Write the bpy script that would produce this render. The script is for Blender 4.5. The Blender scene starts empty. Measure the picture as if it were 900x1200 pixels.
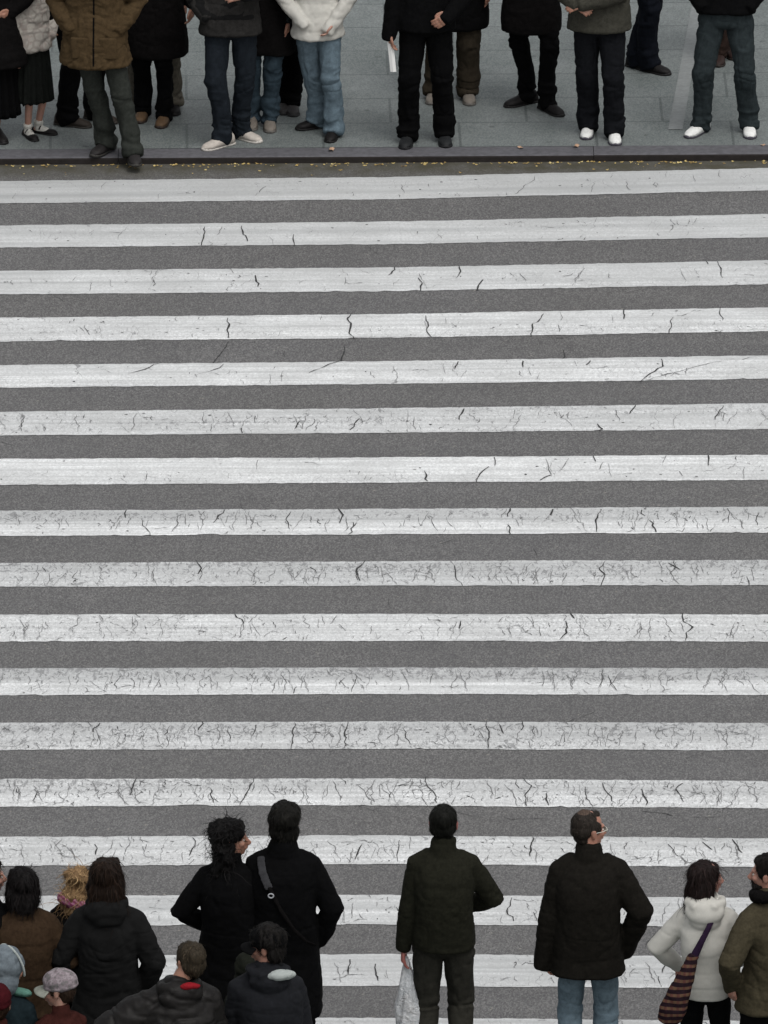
import bpy, math, random
import numpy as np
from mathutils import Vector, noise as mnoise

R = math.radians
rng = np.random.default_rng(7)
random.seed(7)
sc = bpy.context.scene
COL = sc.collection

# ------------------------------------------------------------------ camera, sky, sun, exposure
CAM_H, DEP, FPX = 29.7354623, 0.346036493, 15500.0
cam_d = bpy.data.cameras.new('camera')
cam_d.sensor_fit = 'VERTICAL'; cam_d.sensor_height = 24.0
cam_d.lens = FPX / 1200.0 * 24.0
cam_d.clip_start = 1.0; cam_d.clip_end = 4000.0
cam = bpy.data.objects.new('camera', cam_d); COL.objects.link(cam)
cam.location = (0, 0, CAM_H); cam.rotation_euler = (math.pi / 2 - DEP, 0, 0)
sc.camera = cam

SUN_EL, SUN_ROT = R(62), R(150)
w = bpy.data.worlds.new('World'); sc.world = w; w.use_nodes = True
nt = w.node_tree; nt.nodes.clear()
sky = nt.nodes.new('ShaderNodeTexSky'); sky.sky_type = 'NISHITA'; sky.sun_disc = False
sky.sun_elevation = SUN_EL; sky.sun_rotation = SUN_ROT; sky.air_density = 1.6; sky.dust_density = 4.0
hs = nt.nodes.new('ShaderNodeHueSaturation'); hs.inputs['Saturation'].default_value = 0.18
bg = nt.nodes.new('ShaderNodeBackground'); bg.inputs['Strength'].default_value = 0.12
wo = nt.nodes.new('ShaderNodeOutputWorld')
nt.links.new(sky.outputs[0], hs.inputs['Color']); nt.links.new(hs.outputs[0], bg.inputs[0]); nt.links.new(bg.outputs[0], wo.inputs[0])
sd = bpy.data.lights.new('sun', 'SUN'); sd.energy = 0.6; sd.angle = R(28); sd.color = (1.0, 0.985, 0.955)
so = bpy.data.objects.new('sun', sd); COL.objects.link(so)
# direction towards the sun: compass rotation measured clockwise from +Y as in the sky node
sdir = Vector((math.sin(SUN_ROT) * math.cos(SUN_EL), math.cos(SUN_ROT) * math.cos(SUN_EL), math.sin(SUN_EL)))
so.rotation_euler = sdir.to_track_quat('Z', 'Y').to_euler(); so.location = (0, 60, 40)
sc.view_settings.view_transform = 'Standard'; sc.view_settings.look = 'None'
sc.view_settings.gamma = 1; sc.view_settings.use_curve_mapping = False
sc.view_settings.exposure = 0.42

# ------------------------------------------------------------------ helpers
def at(px, py, z=0.0):
    """the point of the horizontal plane at height z which the photograph shows at pixel (px, py)"""
    u, v = px - 450.0, 600.0 - py
    d = (u, FPX * math.cos(DEP) + v * math.sin(DEP), -FPX * math.sin(DEP) + v * math.cos(DEP))
    t = (z - CAM_H) / d[2]
    return d[0] * t, d[1] * t

def hash3(i, j, k, seed):
    n = (i * 374761393 + j * 668265263 + k * 2147483647 + seed * 1274126177) & 0xffffffff
    n = ((n ^ (n >> 13)) * 1274126177) & 0xffffffff
    n = n ^ (n >> 16)
    return (n & 0xffff) / 65535.0 * 2 - 1

def vn(P, seed=0):
    P = np.asarray(P, float); F = np.floor(P).astype(np.int64); f = P - F; f = f * f * (3 - 2 * f)
    r = 0
    for a in (0, 1):
        wa = f[:, 0] if a else 1 - f[:, 0]
        for b in (0, 1):
            wb = f[:, 1] if b else 1 - f[:, 1]
            for c in (0, 1):
                wc = f[:, 2] if c else 1 - f[:, 2]
                r = r + wa * wb * wc * hash3(F[:, 0] + a, F[:, 1] + b, F[:, 2] + c, seed)
    return r

def fbm(P, seed=0, o=3):
    s = 0; a = 1; t = 0
    for i in range(o):
        s = s + a * vn(P * 2 ** i, seed + 17 * i); t += a; a *= .5
    return s / t

def link(name, me, mats=(), parent=None):
    ob = bpy.data.objects.new(name, me); COL.objects.link(ob)
    for m in mats: me.materials.append(m)
    if parent: ob.parent = parent
    return ob

def tag(o, label=None, cat=None, group=None, kind=None):
    if label: o['label'] = label
    if cat: o['category'] = cat
    if group: o['group'] = group
    if kind: o['kind'] = kind
    return o

# ------------------------------------------------------------------ materials
class M:
    """small node-tree helper"""
    def __init__(s, name):
        s.m = bpy.data.materials.new(name); s.m.use_nodes = True
        s.nt = s.m.node_tree; s.nt.nodes.clear()
        s.out = s.nt.nodes.new('ShaderNodeOutputMaterial'); s.b = s.nt.nodes.new('ShaderNodeBsdfPrincipled')
        s.nt.links.new(s.b.outputs[0], s.out.inputs[0])
        s.tc = s.nt.nodes.new('ShaderNodeTexCoord')
    def n(s, t, **kw):
        x = s.nt.nodes.new(t)
        for k, v in kw.items():
            if hasattr(x, k): setattr(x, k, v)
            else: x.inputs[k.replace('_', ' ')].default_value = v
        return x
    def l(s, a, b): s.nt.links.new(a, b)
    def coords(s, scale=(1, 1, 1), rot=(0, 0, 0), src='Object'):
        mp = s.n('ShaderNodeMapping'); mp.inputs['Scale'].default_value = scale; mp.inputs['Rotation'].default_value = rot
        s.l(s.tc.outputs[src], mp.inputs[0]); return mp.outputs[0]
    def noise(s, scale, detail=3, rough=.55, vec=None, dist=0.0):
        x = s.n('ShaderNodeTexNoise'); x.inputs['Scale'].default_value = scale; x.inputs['Detail'].default_value = detail
        x.inputs['Roughness'].default_value = rough; x.inputs['Distortion'].default_value = dist
        s.l(vec if vec is not None else s.tc.outputs['Object'], x.inputs['Vector']); return x.outputs['Fac']
    def ramp(s, fac, stops, interp='LINEAR'):
        x = s.n('ShaderNodeValToRGB'); cr = x.color_ramp; cr.interpolation = interp
        while len(cr.elements) < len(stops): cr.elements.new(.5)
        for e, (p, c) in zip(cr.elements, stops):
            e.position = p; e.color = (c[0], c[1], c[2], 1) if hasattr(c, '__len__') else (c, c, c, 1)
        s.l(fac, x.inputs[0]); return x.outputs[0]
    def mix(s, fac, a, b, mode='MIX'):
        x = s.n('ShaderNodeMix', data_type='RGBA', blend_type=mode)
        for i, v in ((0, fac), (6, a), (7, b)):
            if hasattr(v, 'is_output'): s.l(v, x.inputs[i])
            elif i == 0: x.inputs[0].default_value = v
            else: x.inputs[i].default_value = (v[0], v[1], v[2], 1)
        return x.outputs[2]
    def math(s, op, a, b=None, clamp=False):
        x = s.n('ShaderNodeMath', operation=op); x.use_clamp = clamp
        for i, v in ((0, a), (1, b)):
            if v is None: continue
            if hasattr(v, 'is_output'): s.l(v, x.inputs[i])
            else: x.inputs[i].default_value = v
        return x.outputs[0]
    def bump(s, h, strength, dist=.01):
        x = s.n('ShaderNodeBump'); x.inputs['Strength'].default_value = strength; x.inputs['Distance'].default_value = dist
        s.l(h, x.inputs['Height']); s.l(x.outputs[0], s.b.inputs['Normal'])
    def col(s, c):
        if hasattr(c, 'is_output'): s.l(c, s.b.inputs['Base Color'])
        else: s.b.inputs['Base Color'].default_value = (c[0], c[1], c[2], 1)
    def rough(s, r): s.b.inputs['Roughness'].default_value = r
    def spec(s, v): s.b.inputs['Specular IOR Level'].default_value = v
    def attr(s, name):
        x = s.n('ShaderNodeAttribute'); x.attribute_name = name; return x.outputs['Fac']

def sc3(c, k): return tuple(min(1.3, v * k) for v in c)

_mc = {}
def cloth(c, kind='plain', rough=.9, var=.35):
    key = (tuple(c), kind)
    if key in _mc: return _mc[key]
    c = sc3(c, .62 if max(c) > .5 else .5); g = M('cloth_' + kind)
    n1 = g.noise(5, 4); n2 = g.noise(160, 2)
    base = g.mix(n1, sc3(c, 1 - var), sc3(c, 1 + var))
    h = g.noise(260, 2)
    if kind == 'denim':
        vz = g.coords((300, 300, 14)); st = g.noise(1, 2, vec=vz)
        fade = g.ramp(g.noise(4.5, 3), [(.42, 0), (.62, 1)])
        base = g.mix(g.math('MULTIPLY', fade, .5), base, sc3(c, 1.7))
        base = g.mix(.45, base, g.mix(st, sc3(c, .55), sc3(c, 1.5)))
        h = st
    elif kind == 'wool':
        base = g.mix(.6, base, g.ramp(g.noise(70, 3), [(.3, sc3(c, .45)), (.7, sc3(c, 1.7))]))
        h = g.noise(90, 3)
    elif kind == 'leather':
        h = g.noise(45, 4)
    elif kind == 'floral':
        v = g.n('ShaderNodeTexVoronoi'); v.inputs['Scale'].default_value = 16; v.feature = 'DISTANCE_TO_EDGE'
        g.l(g.tc.outputs['Object'], v.inputs['Vector'])
        f = g.ramp(v.outputs['Distance'], [(.05, 1), (.15, 0)])
        f2 = g.ramp(g.noise(22, 3), [(.52, 0), (.62, 1)])
        base = g.mix(g.math('MULTIPLY', f, .75), base, (.10, .07, .07))
        base = g.mix(g.math('MULTIPLY', f2, .6), base, (.22, .13, .12))
    elif kind == 'camo':
        f = g.ramp(g.noise(26, 3, .6), [(.36, (.07, .09, .07)), (.46, (.24, .19, .21)), (.53, (.40, .35, .37)), (.62, (.15, .12, .13)), (.7, (.45, .5, .42))], 'CONSTANT')
        base = g.mix(.88, base, f)
    elif kind == 'scarf':
        wv = g.n('ShaderNodeTexWave', wave_type='BANDS', bands_direction='DIAGONAL'); wv.inputs['Scale'].default_value = 17; wv.inputs['Distortion'].default_value = 1.5
        g.l(g.tc.outputs['Object'], wv.inputs['Vector'])
        base = g.mix(g.ramp(wv.outputs['Fac'], [(.45, 0), (.55, 1)]), c, (.55, .32, .42))
    elif kind == 'bagstripe':
        wv = g.n('ShaderNodeTexWave', wave_type='BANDS', bands_direction='Z'); wv.inputs['Scale'].default_value = 7.5; wv.inputs['Distortion'].default_value = 1.2; wv.inputs['Detail'].default_value = 2
        g.l(g.tc.outputs['Object'], wv.inputs['Vector'])
        w2 = g.n('ShaderNodeTexWave', wave_type='BANDS', bands_direction='X'); w2.inputs['Scale'].default_value = 9; w2.inputs['Distortion'].default_value = 3
        g.l(g.tc.outputs['Object'], w2.inputs['Vector'])
        st = g.mix(g.ramp(w2.outputs['Fac'], [(.3, 0), (.6, 1)]), (.20, .085, .06), (.24, .14, .08))
        base = g.mix(g.ramp(wv.outputs['Fac'], [(.55, 0), (.68, 1)]), c, st)
    base = g.mix(.12 if max(c) > .25 else .25, base, g.mix(n2, sc3(c, .5), sc3(c, 1.5)))
    kk = .18 if max(c) > .25 else 1.0
    base = g.mix(.5, base, g.ramp(g.noise(34, 4, .8), [(.3, sc3(c, 1 - .55 * kk)), (.7, sc3(c, 1 + .6 * kk))]))
    g.col(base); g.rough(.55 if kind == 'leather' else rough); g.spec(.16 if kind in ('leather', 'shell') else .05)
    if kind == 'wool' or kind == 'plain':
        pass
    g.bump(h, .35, .004)
    _mc[key] = g.m; return g.m

def simple(name, c, rough=.6, spec=.3, nscale=30, var=.2, bump=.15):
    key = (name, tuple(c))
    if key in _mc: return _mc[key]
    g = M(name); n = g.noise(nscale, 3); g.col(g.mix(n, sc3(c, 1 - var), sc3(c, 1 + var))); g.rough(rough); g.spec(spec)
    g.bump(n, bump, .004); _mc[key] = g.m; return g.m

def skin_mat(c):
    key = ('skin', tuple(c))
    if key in _mc: return _mc[key]
    g = M('skin'); n = g.noise(28, 4); c = sc3(c, .72); g.col(g.mix(n, sc3(c, .8), (c[0] * 1.15, c[1] * .95, c[2] * .92)))
    g.rough(.5); g.spec(.35); g.b.inputs['Subsurface Weight'].default_value = .12; g.b.inputs['Subsurface Scale'].default_value = .012
    g.bump(g.noise(180, 2), .15, .002); _mc[key] = g.m; return g.m

def sc3n(g, a): return g.mix(.55, a, (0, 0, 0))
def hair_mat(c):
    key = ('hair', tuple(c))
    if key in _mc: return _mc[key]
    g = M('hair'); v = g.coords((140, 140, 9)); n = g.noise(1, 3, vec=v); n2 = g.noise(9, 3)
    a = g.mix(g.ramp(n, [(.35, 0), (.65, 1)]), sc3(c, .45), sc3(c, 1.55)); a = g.mix(.4, a, g.mix(n2, sc3(c, .5), sc3(c, 1.6)))
    g.col(sc3n(g, a)); g.rough(.6); g.spec(.10); g.bump(n, .6, .004); _mc[key] = g.m; return g.m

def asphalt_mat():
    g = M('asphalt')
    big = g.noise(.5, 4); mid = g.noise(5, 4, .6)
    v = g.n('ShaderNodeTexVoronoi'); v.inputs['Scale'].default_value = 95; g.l(g.tc.outputs['Object'], v.inputs['Vector'])
    cellv = g.ramp(v.outputs['Color'], [(0, .35), (1, 1.0)])
    fine = g.noise(60, 4, .7)
    base = g.ramp(fine, [(.30, (.055, .055, .058)), (.45, (.125, .126, .130)), (.57, (.185, .186, .19)), (.70, (.34, .338, .33))])
    base = g.mix(.5, base, g.mix(cellv, (.08, .08, .082), (.215, .216, .22)))
    gr = g.noise(17, 5, .85, vec=g.coords((3.2, 1.0, 1)))        # coarse aggregate, seen as grain from afar
    base = g.mix(.55, base, g.ramp(gr, [(.32, (.035, .035, .037)), (.5, (.15, .151, .154)), (.68, (.36, .36, .36))]))
    base = g.mix(.4, base, g.ramp(mid, [(.3, (.12, .12, .125)), (.7, (.20, .20, .20))]))
    tr = g.noise(1, 4, vec=g.coords((.25, 3.5, 1)))              # traffic polish running with the lanes
    base = g.mix(.35, base, g.ramp(tr, [(.3, (.125, .125, .13)), (.7, (.195, .195, .198))]))
    base = g.mix(g.math('MULTIPLY', g.ramp(big, [(.4, 0), (.7, 1)]), .25), base, (.13, .125, .11))
    v3 = g.n('ShaderNodeTexVoronoi'); v3.inputs['Scale'].default_value = 1; g.l(g.coords((120, 62, 1)), v3.inputs['Vector'])
    base = g.mix(.40, base, g.ramp(v3.outputs['Color'], [(.1, (.05, .05, .052)), (.5, (.17, .171, .174)), (.9, (.38, .38, .37))]))
    # light chips of stone
    v2 = g.n('ShaderNodeTexVoronoi'); v2.inputs['Scale'].default_value = 16; g.l(g.tc.outputs['Object'], v2.inputs['Vector'])
    chip = g.math('MULTIPLY', g.ramp(v2.outputs['Distance'], [(.10, 1), (.16, 0)]), g.ramp(g.noise(7, 1), [(.56, 0), (.62, 1)]))
    base = g.mix(g.math('MULTIPLY', chip, .8), base, (.36, .35, .31))
    base = g.mix(1.0, base, (.71, .695, .685), 'MULTIPLY')
    pt = g.noise(1.3, 5, .7); base = g.mix(g.math('MULTIPLY', g.ramp(pt, [(.40, 1), (.62, 0)]), .22), base, (.075, .074, .074))
    # grime next to the far kerb
    sp = g.n('ShaderNodeSeparateXYZ'); g.l(g.tc.outputs['Object'], sp.inputs[0])
    gy = g.math('MULTIPLY', g.math('SUBTRACT', sp.outputs['Y'], 89.4), 3.2, True)
    base = g.mix(g.math('MULTIPLY', gy, g.ramp(g.noise(6, 4), [(.25, .35), (.6, 1)])), base, (.062, .058, .042))
    g.col(base); g.rough(.9); g.spec(.2); g.bump(fine, .7, .006)
    return g.m

def paint_mat():
    g = M('road_paint')
    tone = g.attr('tone'); wear = g.attr('wear')
    asp = g.ramp(g.noise(60, 4, .7), [(.3, (.07, .07, .073)), (.7, (.2, .2, .2))])
    streak = g.noise(1, 4, .6, vec=g.coords((.8, 26, 1)))
    dirt = g.noise(2.2, 5, .65)
    fine = g.noise(55, 4, .75)
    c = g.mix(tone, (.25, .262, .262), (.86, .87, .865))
    c = g.mix(g.math('MULTIPLY', g.ramp(streak, [(.38, 1), (.60, 0)]), .50), c, (.42, .425, .42))
    c = g.mix(g.math('MULTIPLY', g.ramp(dirt, [(.35, 1), (.62, 0)]), .40), c, (.36, .365, .355))
    c = g.mix(g.math('MULTIPLY', g.ramp(fine, [(.32, 1), (.60, 0)]), .6), c, (.36, .36, .36))
    gr = g.noise(17, 5, .85, vec=g.coords((3.2, 1.0, 1)))
    c = g.mix(g.math('MULTIPLY', g.ramp(gr, [(.34, 1), (.54, 0)]), g.math('ADD', .28, g.math('MULTIPLY', wear, .5))), c, (.30, .30, .30))
    v3 = g.n('ShaderNodeTexVoronoi'); v3.inputs['Scale'].default_value = 1; g.l(g.coords((120, 62, 1)), v3.inputs['Vector'])
    c = g.mix(g.math('MULTIPLY', g.ramp(v3.outputs['Color'], [(.35, 1), (.75, 0)]), g.math('ADD', .14, g.math('MULTIPLY', wear, .38))), c, (.34, .34, .34))
    # worn away specks: thin paint lets the aggregate through, more where wear is high
    sp1 = g.noise(38, 5, .75, vec=g.coords((1, .55, 1)))
    sp2 = g.noise(13, 6, .8, vec=g.coords((1.3, .5, 1)))
    th = g.math('SUBTRACT', .30, g.math('MULTIPLY', wear, -.16))
    a = g.math('GREATER_THAN', th, sp1); b = g.math('GREATER_THAN', g.math('SUBTRACT', th, -.005), sp2)
    m1 = g.math('MAXIMUM', a, b)
    # hairline craze: distorted cell borders, elongated across the stripe
    wn = g.n('ShaderNodeTexNoise'); wn.inputs['Scale'].default_value = 7; wn.inputs['Detail'].default_value = 3; g.l(g.tc.outputs['Object'], wn.inputs['Vector'])
    wv = g.n('ShaderNodeVectorMath', operation='MULTIPLY_ADD'); g.l(wn.outputs['Color'], wv.inputs[0]); wv.inputs[1].default_value = (.12, .2, 0); g.l(g.tc.outputs['Object'], wv.inputs[2])
    mp = g.n('ShaderNodeMapping'); mp.inputs['Scale'].default_value = (7.5, 3.4, 1); g.l(wv.outputs[0], mp.inputs[0])
    v = g.n('ShaderNodeTexVoronoi', feature='DISTANCE_TO_EDGE'); v.inputs['Scale'].default_value = 1.0; g.l(mp.outputs[0], v.inputs['Vector'])
    wid = g.math('MULTIPLY', g.ramp(g.noise(4, 3), [(.42, 0), (.75, .028)]), g.math('ADD', .1, g.math('MULTIPLY', wear, 1.2)))
    m2 = g.math('LESS_THAN', v.outputs['Distance'], wid)
    m = g.math('MAXIMUM', m1, m2)
    c = g.mix(g.math('MULTIPLY', m, .6), c, asp)
    g.col(c); g.rough(.75); g.spec(.3); g.bump(g.math('SUBTRACT', fine, g.math('MULTIPLY', m, .8)), .4, .004)
    return g.m

def pavement_mat():
    g = M('pavement_slabs')
    br = g.n('ShaderNodeTexBrick'); br.offset = .5; br.squash = 1
    br.inputs['Color1'].default_value = (.195, .215, .218, 1); br.inputs['Color2'].default_value = (.245, .265, .268, 1)
    br.inputs['Mortar'].default_value = (.05, .06, .06, 1)
    br.inputs['Scale'].default_value = 1; br.inputs['Mortar Size'].default_value = .011; br.inputs['Mortar Smooth'].default_value = .3
    br.inputs['Brick Width'].default_value = .98; br.inputs['Row Height'].default_value = .565; br.inputs['Bias'].default_value = 0
    mp = g.n('ShaderNodeMapping'); mp.inputs['Location'].default_value = (.33, .378, 0); mp.inputs['Rotation'].default_value = (0, 0, R(-1.0))
    g.l(g.tc.outputs['Object'], mp.inputs[0]); g.l(mp.outputs[0], br.inputs['Vector'])
    n = g.noise(3, 5, .65); f = g.noise(50, 3, .7)
    c = g.mix(.58, br.outputs['Color'], g.ramp(n, [(.28, (.12, .145, .142)), (.5, (.22, .24, .244)), (.72, (.35, .37, .375))]))
    c = g.mix(.3, c, g.ramp(f, [(.3, (.15, .165, .165)), (.7, (.36, .38, .38))]))
    damp = g.ramp(g.noise(1.1, 4, .6), [(.42, 0), (.62, 1)])       # damp patches
    c = g.mix(g.math('MULTIPLY', damp, .5), c, (.12, .142, .14))
    gum = g.n('ShaderNodeTexVoronoi'); gum.inputs['Scale'].default_value = 5; g.l(g.tc.outputs['Object'], gum.inputs['Vector'])
    gs = g.math('MULTIPLY', g.ramp(gum.outputs['Distance'], [(.09, 1), (.15, 0)]), g.ramp(g.noise(3, 1), [(.5, 0), (.55, .6)]))
    c = g.mix(gs, c, (.06, .065, .065))
    gr = g.n('ShaderNodeTexVoronoi'); gr.inputs['Scale'].default_value = 1; g.l(g.coords((110, 55, 1)), gr.inputs['Vector'])
    c = g.mix(.22, c, g.ramp(gr.outputs['Color'], [(.2, (.06, .07, .07)), (.8, (.46, .48, .48))]))
    c = g.mix(1.0, c, (.60, .612, .595), 'MULTIPLY')
    c = g.mix(g.math('MULTIPLY', br.outputs['Fac'], .36), c, (.035, .04, .04))
    g.col(c); g.rough(.6); g.spec(.25)
    g.bump(f, .2, .003)
    return g.m

ASPH = asphalt_mat(); PAINT = paint_mat(); SLAB = pavement_mat()
CRACK = simple('crack_dirt', (.045, .045, .045), .95, .1, 60, .5); FINE = simple('fine_crack', (.17, .17, .17), .95, .1, 60, .5)
KERB = simple('kerb_granite', (.092, .090, .098), .75, .25, 24, .5)
KERBF = simple('kerb_face_dark', (.022, .019, .018), .9, .15, 20, .45)  # kerb front coloured much darker than the kerb top

# ------------------------------------------------------------------ the setting
def grid_mesh(name, xs, ys, z=0.0):
    X, Y = np.meshgrid(xs, ys); nx, ny = len(xs), len(ys)
    v = np.stack([X.ravel(), Y.ravel(), np.full(X.size, z)], 1)
    f = [(j * nx + i, j * nx + i + 1, (j + 1) * nx + i + 1, (j + 1) * nx + i) for j in range(ny - 1) for i in range(nx - 1)]
    me = bpy.data.meshes.new(name); me.from_pydata(v.tolist(), [], f); return me

gm = grid_mesh('ground', [-1500, 1500], [-300, 2500], -.06)
tag(link('ground', gm, [simple('ground_asphalt', (.12, .12, .12), .9, .2, 8, .3)]), kind='structure')

def kerb_y(x): return 89.838 + 0.0185 * x
NEAR_Y = 72.63
rd = bpy.data.meshes.new('road')
vs = [(-60, NEAR_Y - .02, 0), (60, NEAR_Y - .02, 0), (60, kerb_y(60) + .02, 0), (-60, kerb_y(-60) + .02, 0)]
rd.from_pydata(vs, [], [(0, 1, 2, 3)])
road = tag(link('road', rd, [ASPH]), kind='structure')

KZ = .05   # dropped kerb height at the crossing
pv = bpy.data.meshes.new('pavement')
pv.from_pydata([(-60, kerb_y(-60) + .205, KZ), (60, kerb_y(60) + .205, KZ), (60, 140, KZ), (-60, 140, KZ)], [], [(0, 1, 2, 3)])
tag(link('pavement', pv, [SLAB]), kind='structure')
pv2 = bpy.data.meshes.new('pavement_near')
pv2.from_pydata([(-60, 40, KZ), (60, 40, KZ), (60, NEAR_Y - .205, KZ), (-60, NEAR_Y - .205, KZ)], [], [(0, 1, 2, 3)])
tag(link('pavement', pv2, [SLAB]), kind='structure')

def kerb(name, fy, side):
    V, F, MI = [], [], []
    x = -30.0; k = 0
    while x < 30:
        L = 3.4 if k % 2 else 2.9
        x0, x1 = x + .002, x + L - .002
        dz = random.uniform(-.003, .003)
        prof = [(0.0, -.05, 1), (0.0, KZ - .014, 1), (.004, KZ - .005, 1), (.014, KZ, 0), (.198, KZ, 0), (.198, -.05, 0)]
        b = len(V); jx = random.uniform(-.003, .003)
        for xx in (x0, x1):
            for (o, z, _) in prof: V.append((xx, fy(xx) + side * (o + jx), z + (dz if z > 0 else 0)))
        n = len(prof)
        for i in range(n - 1):
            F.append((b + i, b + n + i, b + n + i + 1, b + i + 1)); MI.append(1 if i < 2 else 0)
        F.append(tuple(b + i for i in range(n))); MI.append(0); F.append(tuple(b + n + i for i in reversed(range(n)))); MI.append(0)
        x += L; k += 1
    me = bpy.data.meshes.new(name); me.from_pydata(V, [], F); o = link(name, me, [KERB, KERBF])
    for p, m in zip(me.polygons, MI): p.material_index = m
    return tag(o, kind='structure')
kerb('kerb', kerb_y, 1)
kerb('kerb', lambda x: NEAR_Y, -1)

# the pale channel that runs up the pavement between the slabs, and a row of joints beside it
ch = bpy.data.meshes.new('drain_channel')
a0, a1 = at(783, 152, KZ), at(800, 152, KZ); b0, b1 = at(812, 0, KZ), at(826, 0, KZ)
def ext(p, q, t): return (p[0] + (q[0] - p[0]) * t, p[1] + (q[1] - p[1]) * t)
e0, e1 = ext(a0, b0, 2.5), ext(a1, b1, 2.5)
ch.from_pydata([(a0[0], a0[1], KZ + .004), (a1[0], a1[1], KZ + .004), (e1[0], e1[1], KZ + .004), (e0[0], e0[1], KZ + .004)], [], [(0, 1, 2, 3)])
tag(link('drain_channel', ch, [simple('channel_stone', (.185, .195, .193), .7, .3, 30, .3)]), kind='structure')

# ------------------------------------------------------------------ painted stripes
EDGES = [[[-2.552, 89.415, 0.0, 89.502, 2.56, 89.695], [-2.54, 88.917, 0.0, 89.004, 2.547, 89.189]],
         [[-2.527, 88.429, 0.0, 88.502, 2.533, 88.665], [-2.515, 87.94, 0.0, 88.006, 2.52, 88.156]],
         [[-2.502, 87.433, 0.0, 87.5, 2.507, 87.642], [-2.489, 86.923, 0.0, 86.988, 2.494, 87.12]],
         [[-2.476, 86.426, 0.0, 86.498, 2.482, 86.631], [-2.463, 85.921, 0.0, 85.996, 2.469, 86.124]],
         [[-2.451, 85.431, 0.0, 85.503, 2.456, 85.622], [-2.439, 84.967, 0.0, 85.031, 2.443, 85.134]],
         [[-2.427, 84.473, 0.0, 84.535, 2.431, 84.63], [-2.414, 83.988, 0.0, 84.036, 2.417, 84.109]],
         [[-2.402, 83.513, 0.0, 83.544, 2.404, 83.594], [-2.389, 83.0, 0.0, 83.04, 2.391, 83.092]],
         [[-2.376, 82.492, 0.0, 82.525, 2.378, 82.563], [-2.364, 82.002, 0.0, 82.032, 2.365, 82.06]],
         [[-2.35, 81.481, 0.0, 81.512, 2.352, 81.534], [-2.339, 81.026, 0.0, 81.048, 2.339, 81.055]],
         [[-2.325, 80.504, 0.0, 80.515, 2.325, 80.504], [-2.312, 79.999, 0.0, 80.013, 2.312, 79.999]],
         [[-2.3, 79.508, 0.0, 79.525, 2.3, 79.508], [-2.287, 79.018, 0.0, 79.039, 2.287, 79.018]],
         [[-2.275, 78.519, 0.0, 78.542, 2.275, 78.519], [-2.262, 78.032, 0.0, 78.058, 2.262, 78.032]],
         [[-2.249, 77.521, 0.0, 77.535, 2.249, 77.491], [-2.237, 77.045, 0.0, 77.062, 2.236, 77.015]],
         [[-2.224, 76.523, 0.0, 76.547, 2.223, 76.501], [-2.211, 76.029, 0.0, 76.054, 2.211, 76.011]],
         [[-2.198, 75.519, 0.0, 75.54, 2.198, 75.494], [-2.186, 75.022, 0.0, 75.049, 2.185, 75.008]],
         [[-2.173, 74.53, 0.0, 74.557, 2.173, 74.516], [-2.16, 74.017, 0.0, 74.043, 2.16, 74.003]],
         [[-2.147, 73.51, 0.0, 73.529, 2.146, 73.483], [-2.134, 72.995, 0.0, 73.014, 2.133, 72.969]]]
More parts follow.
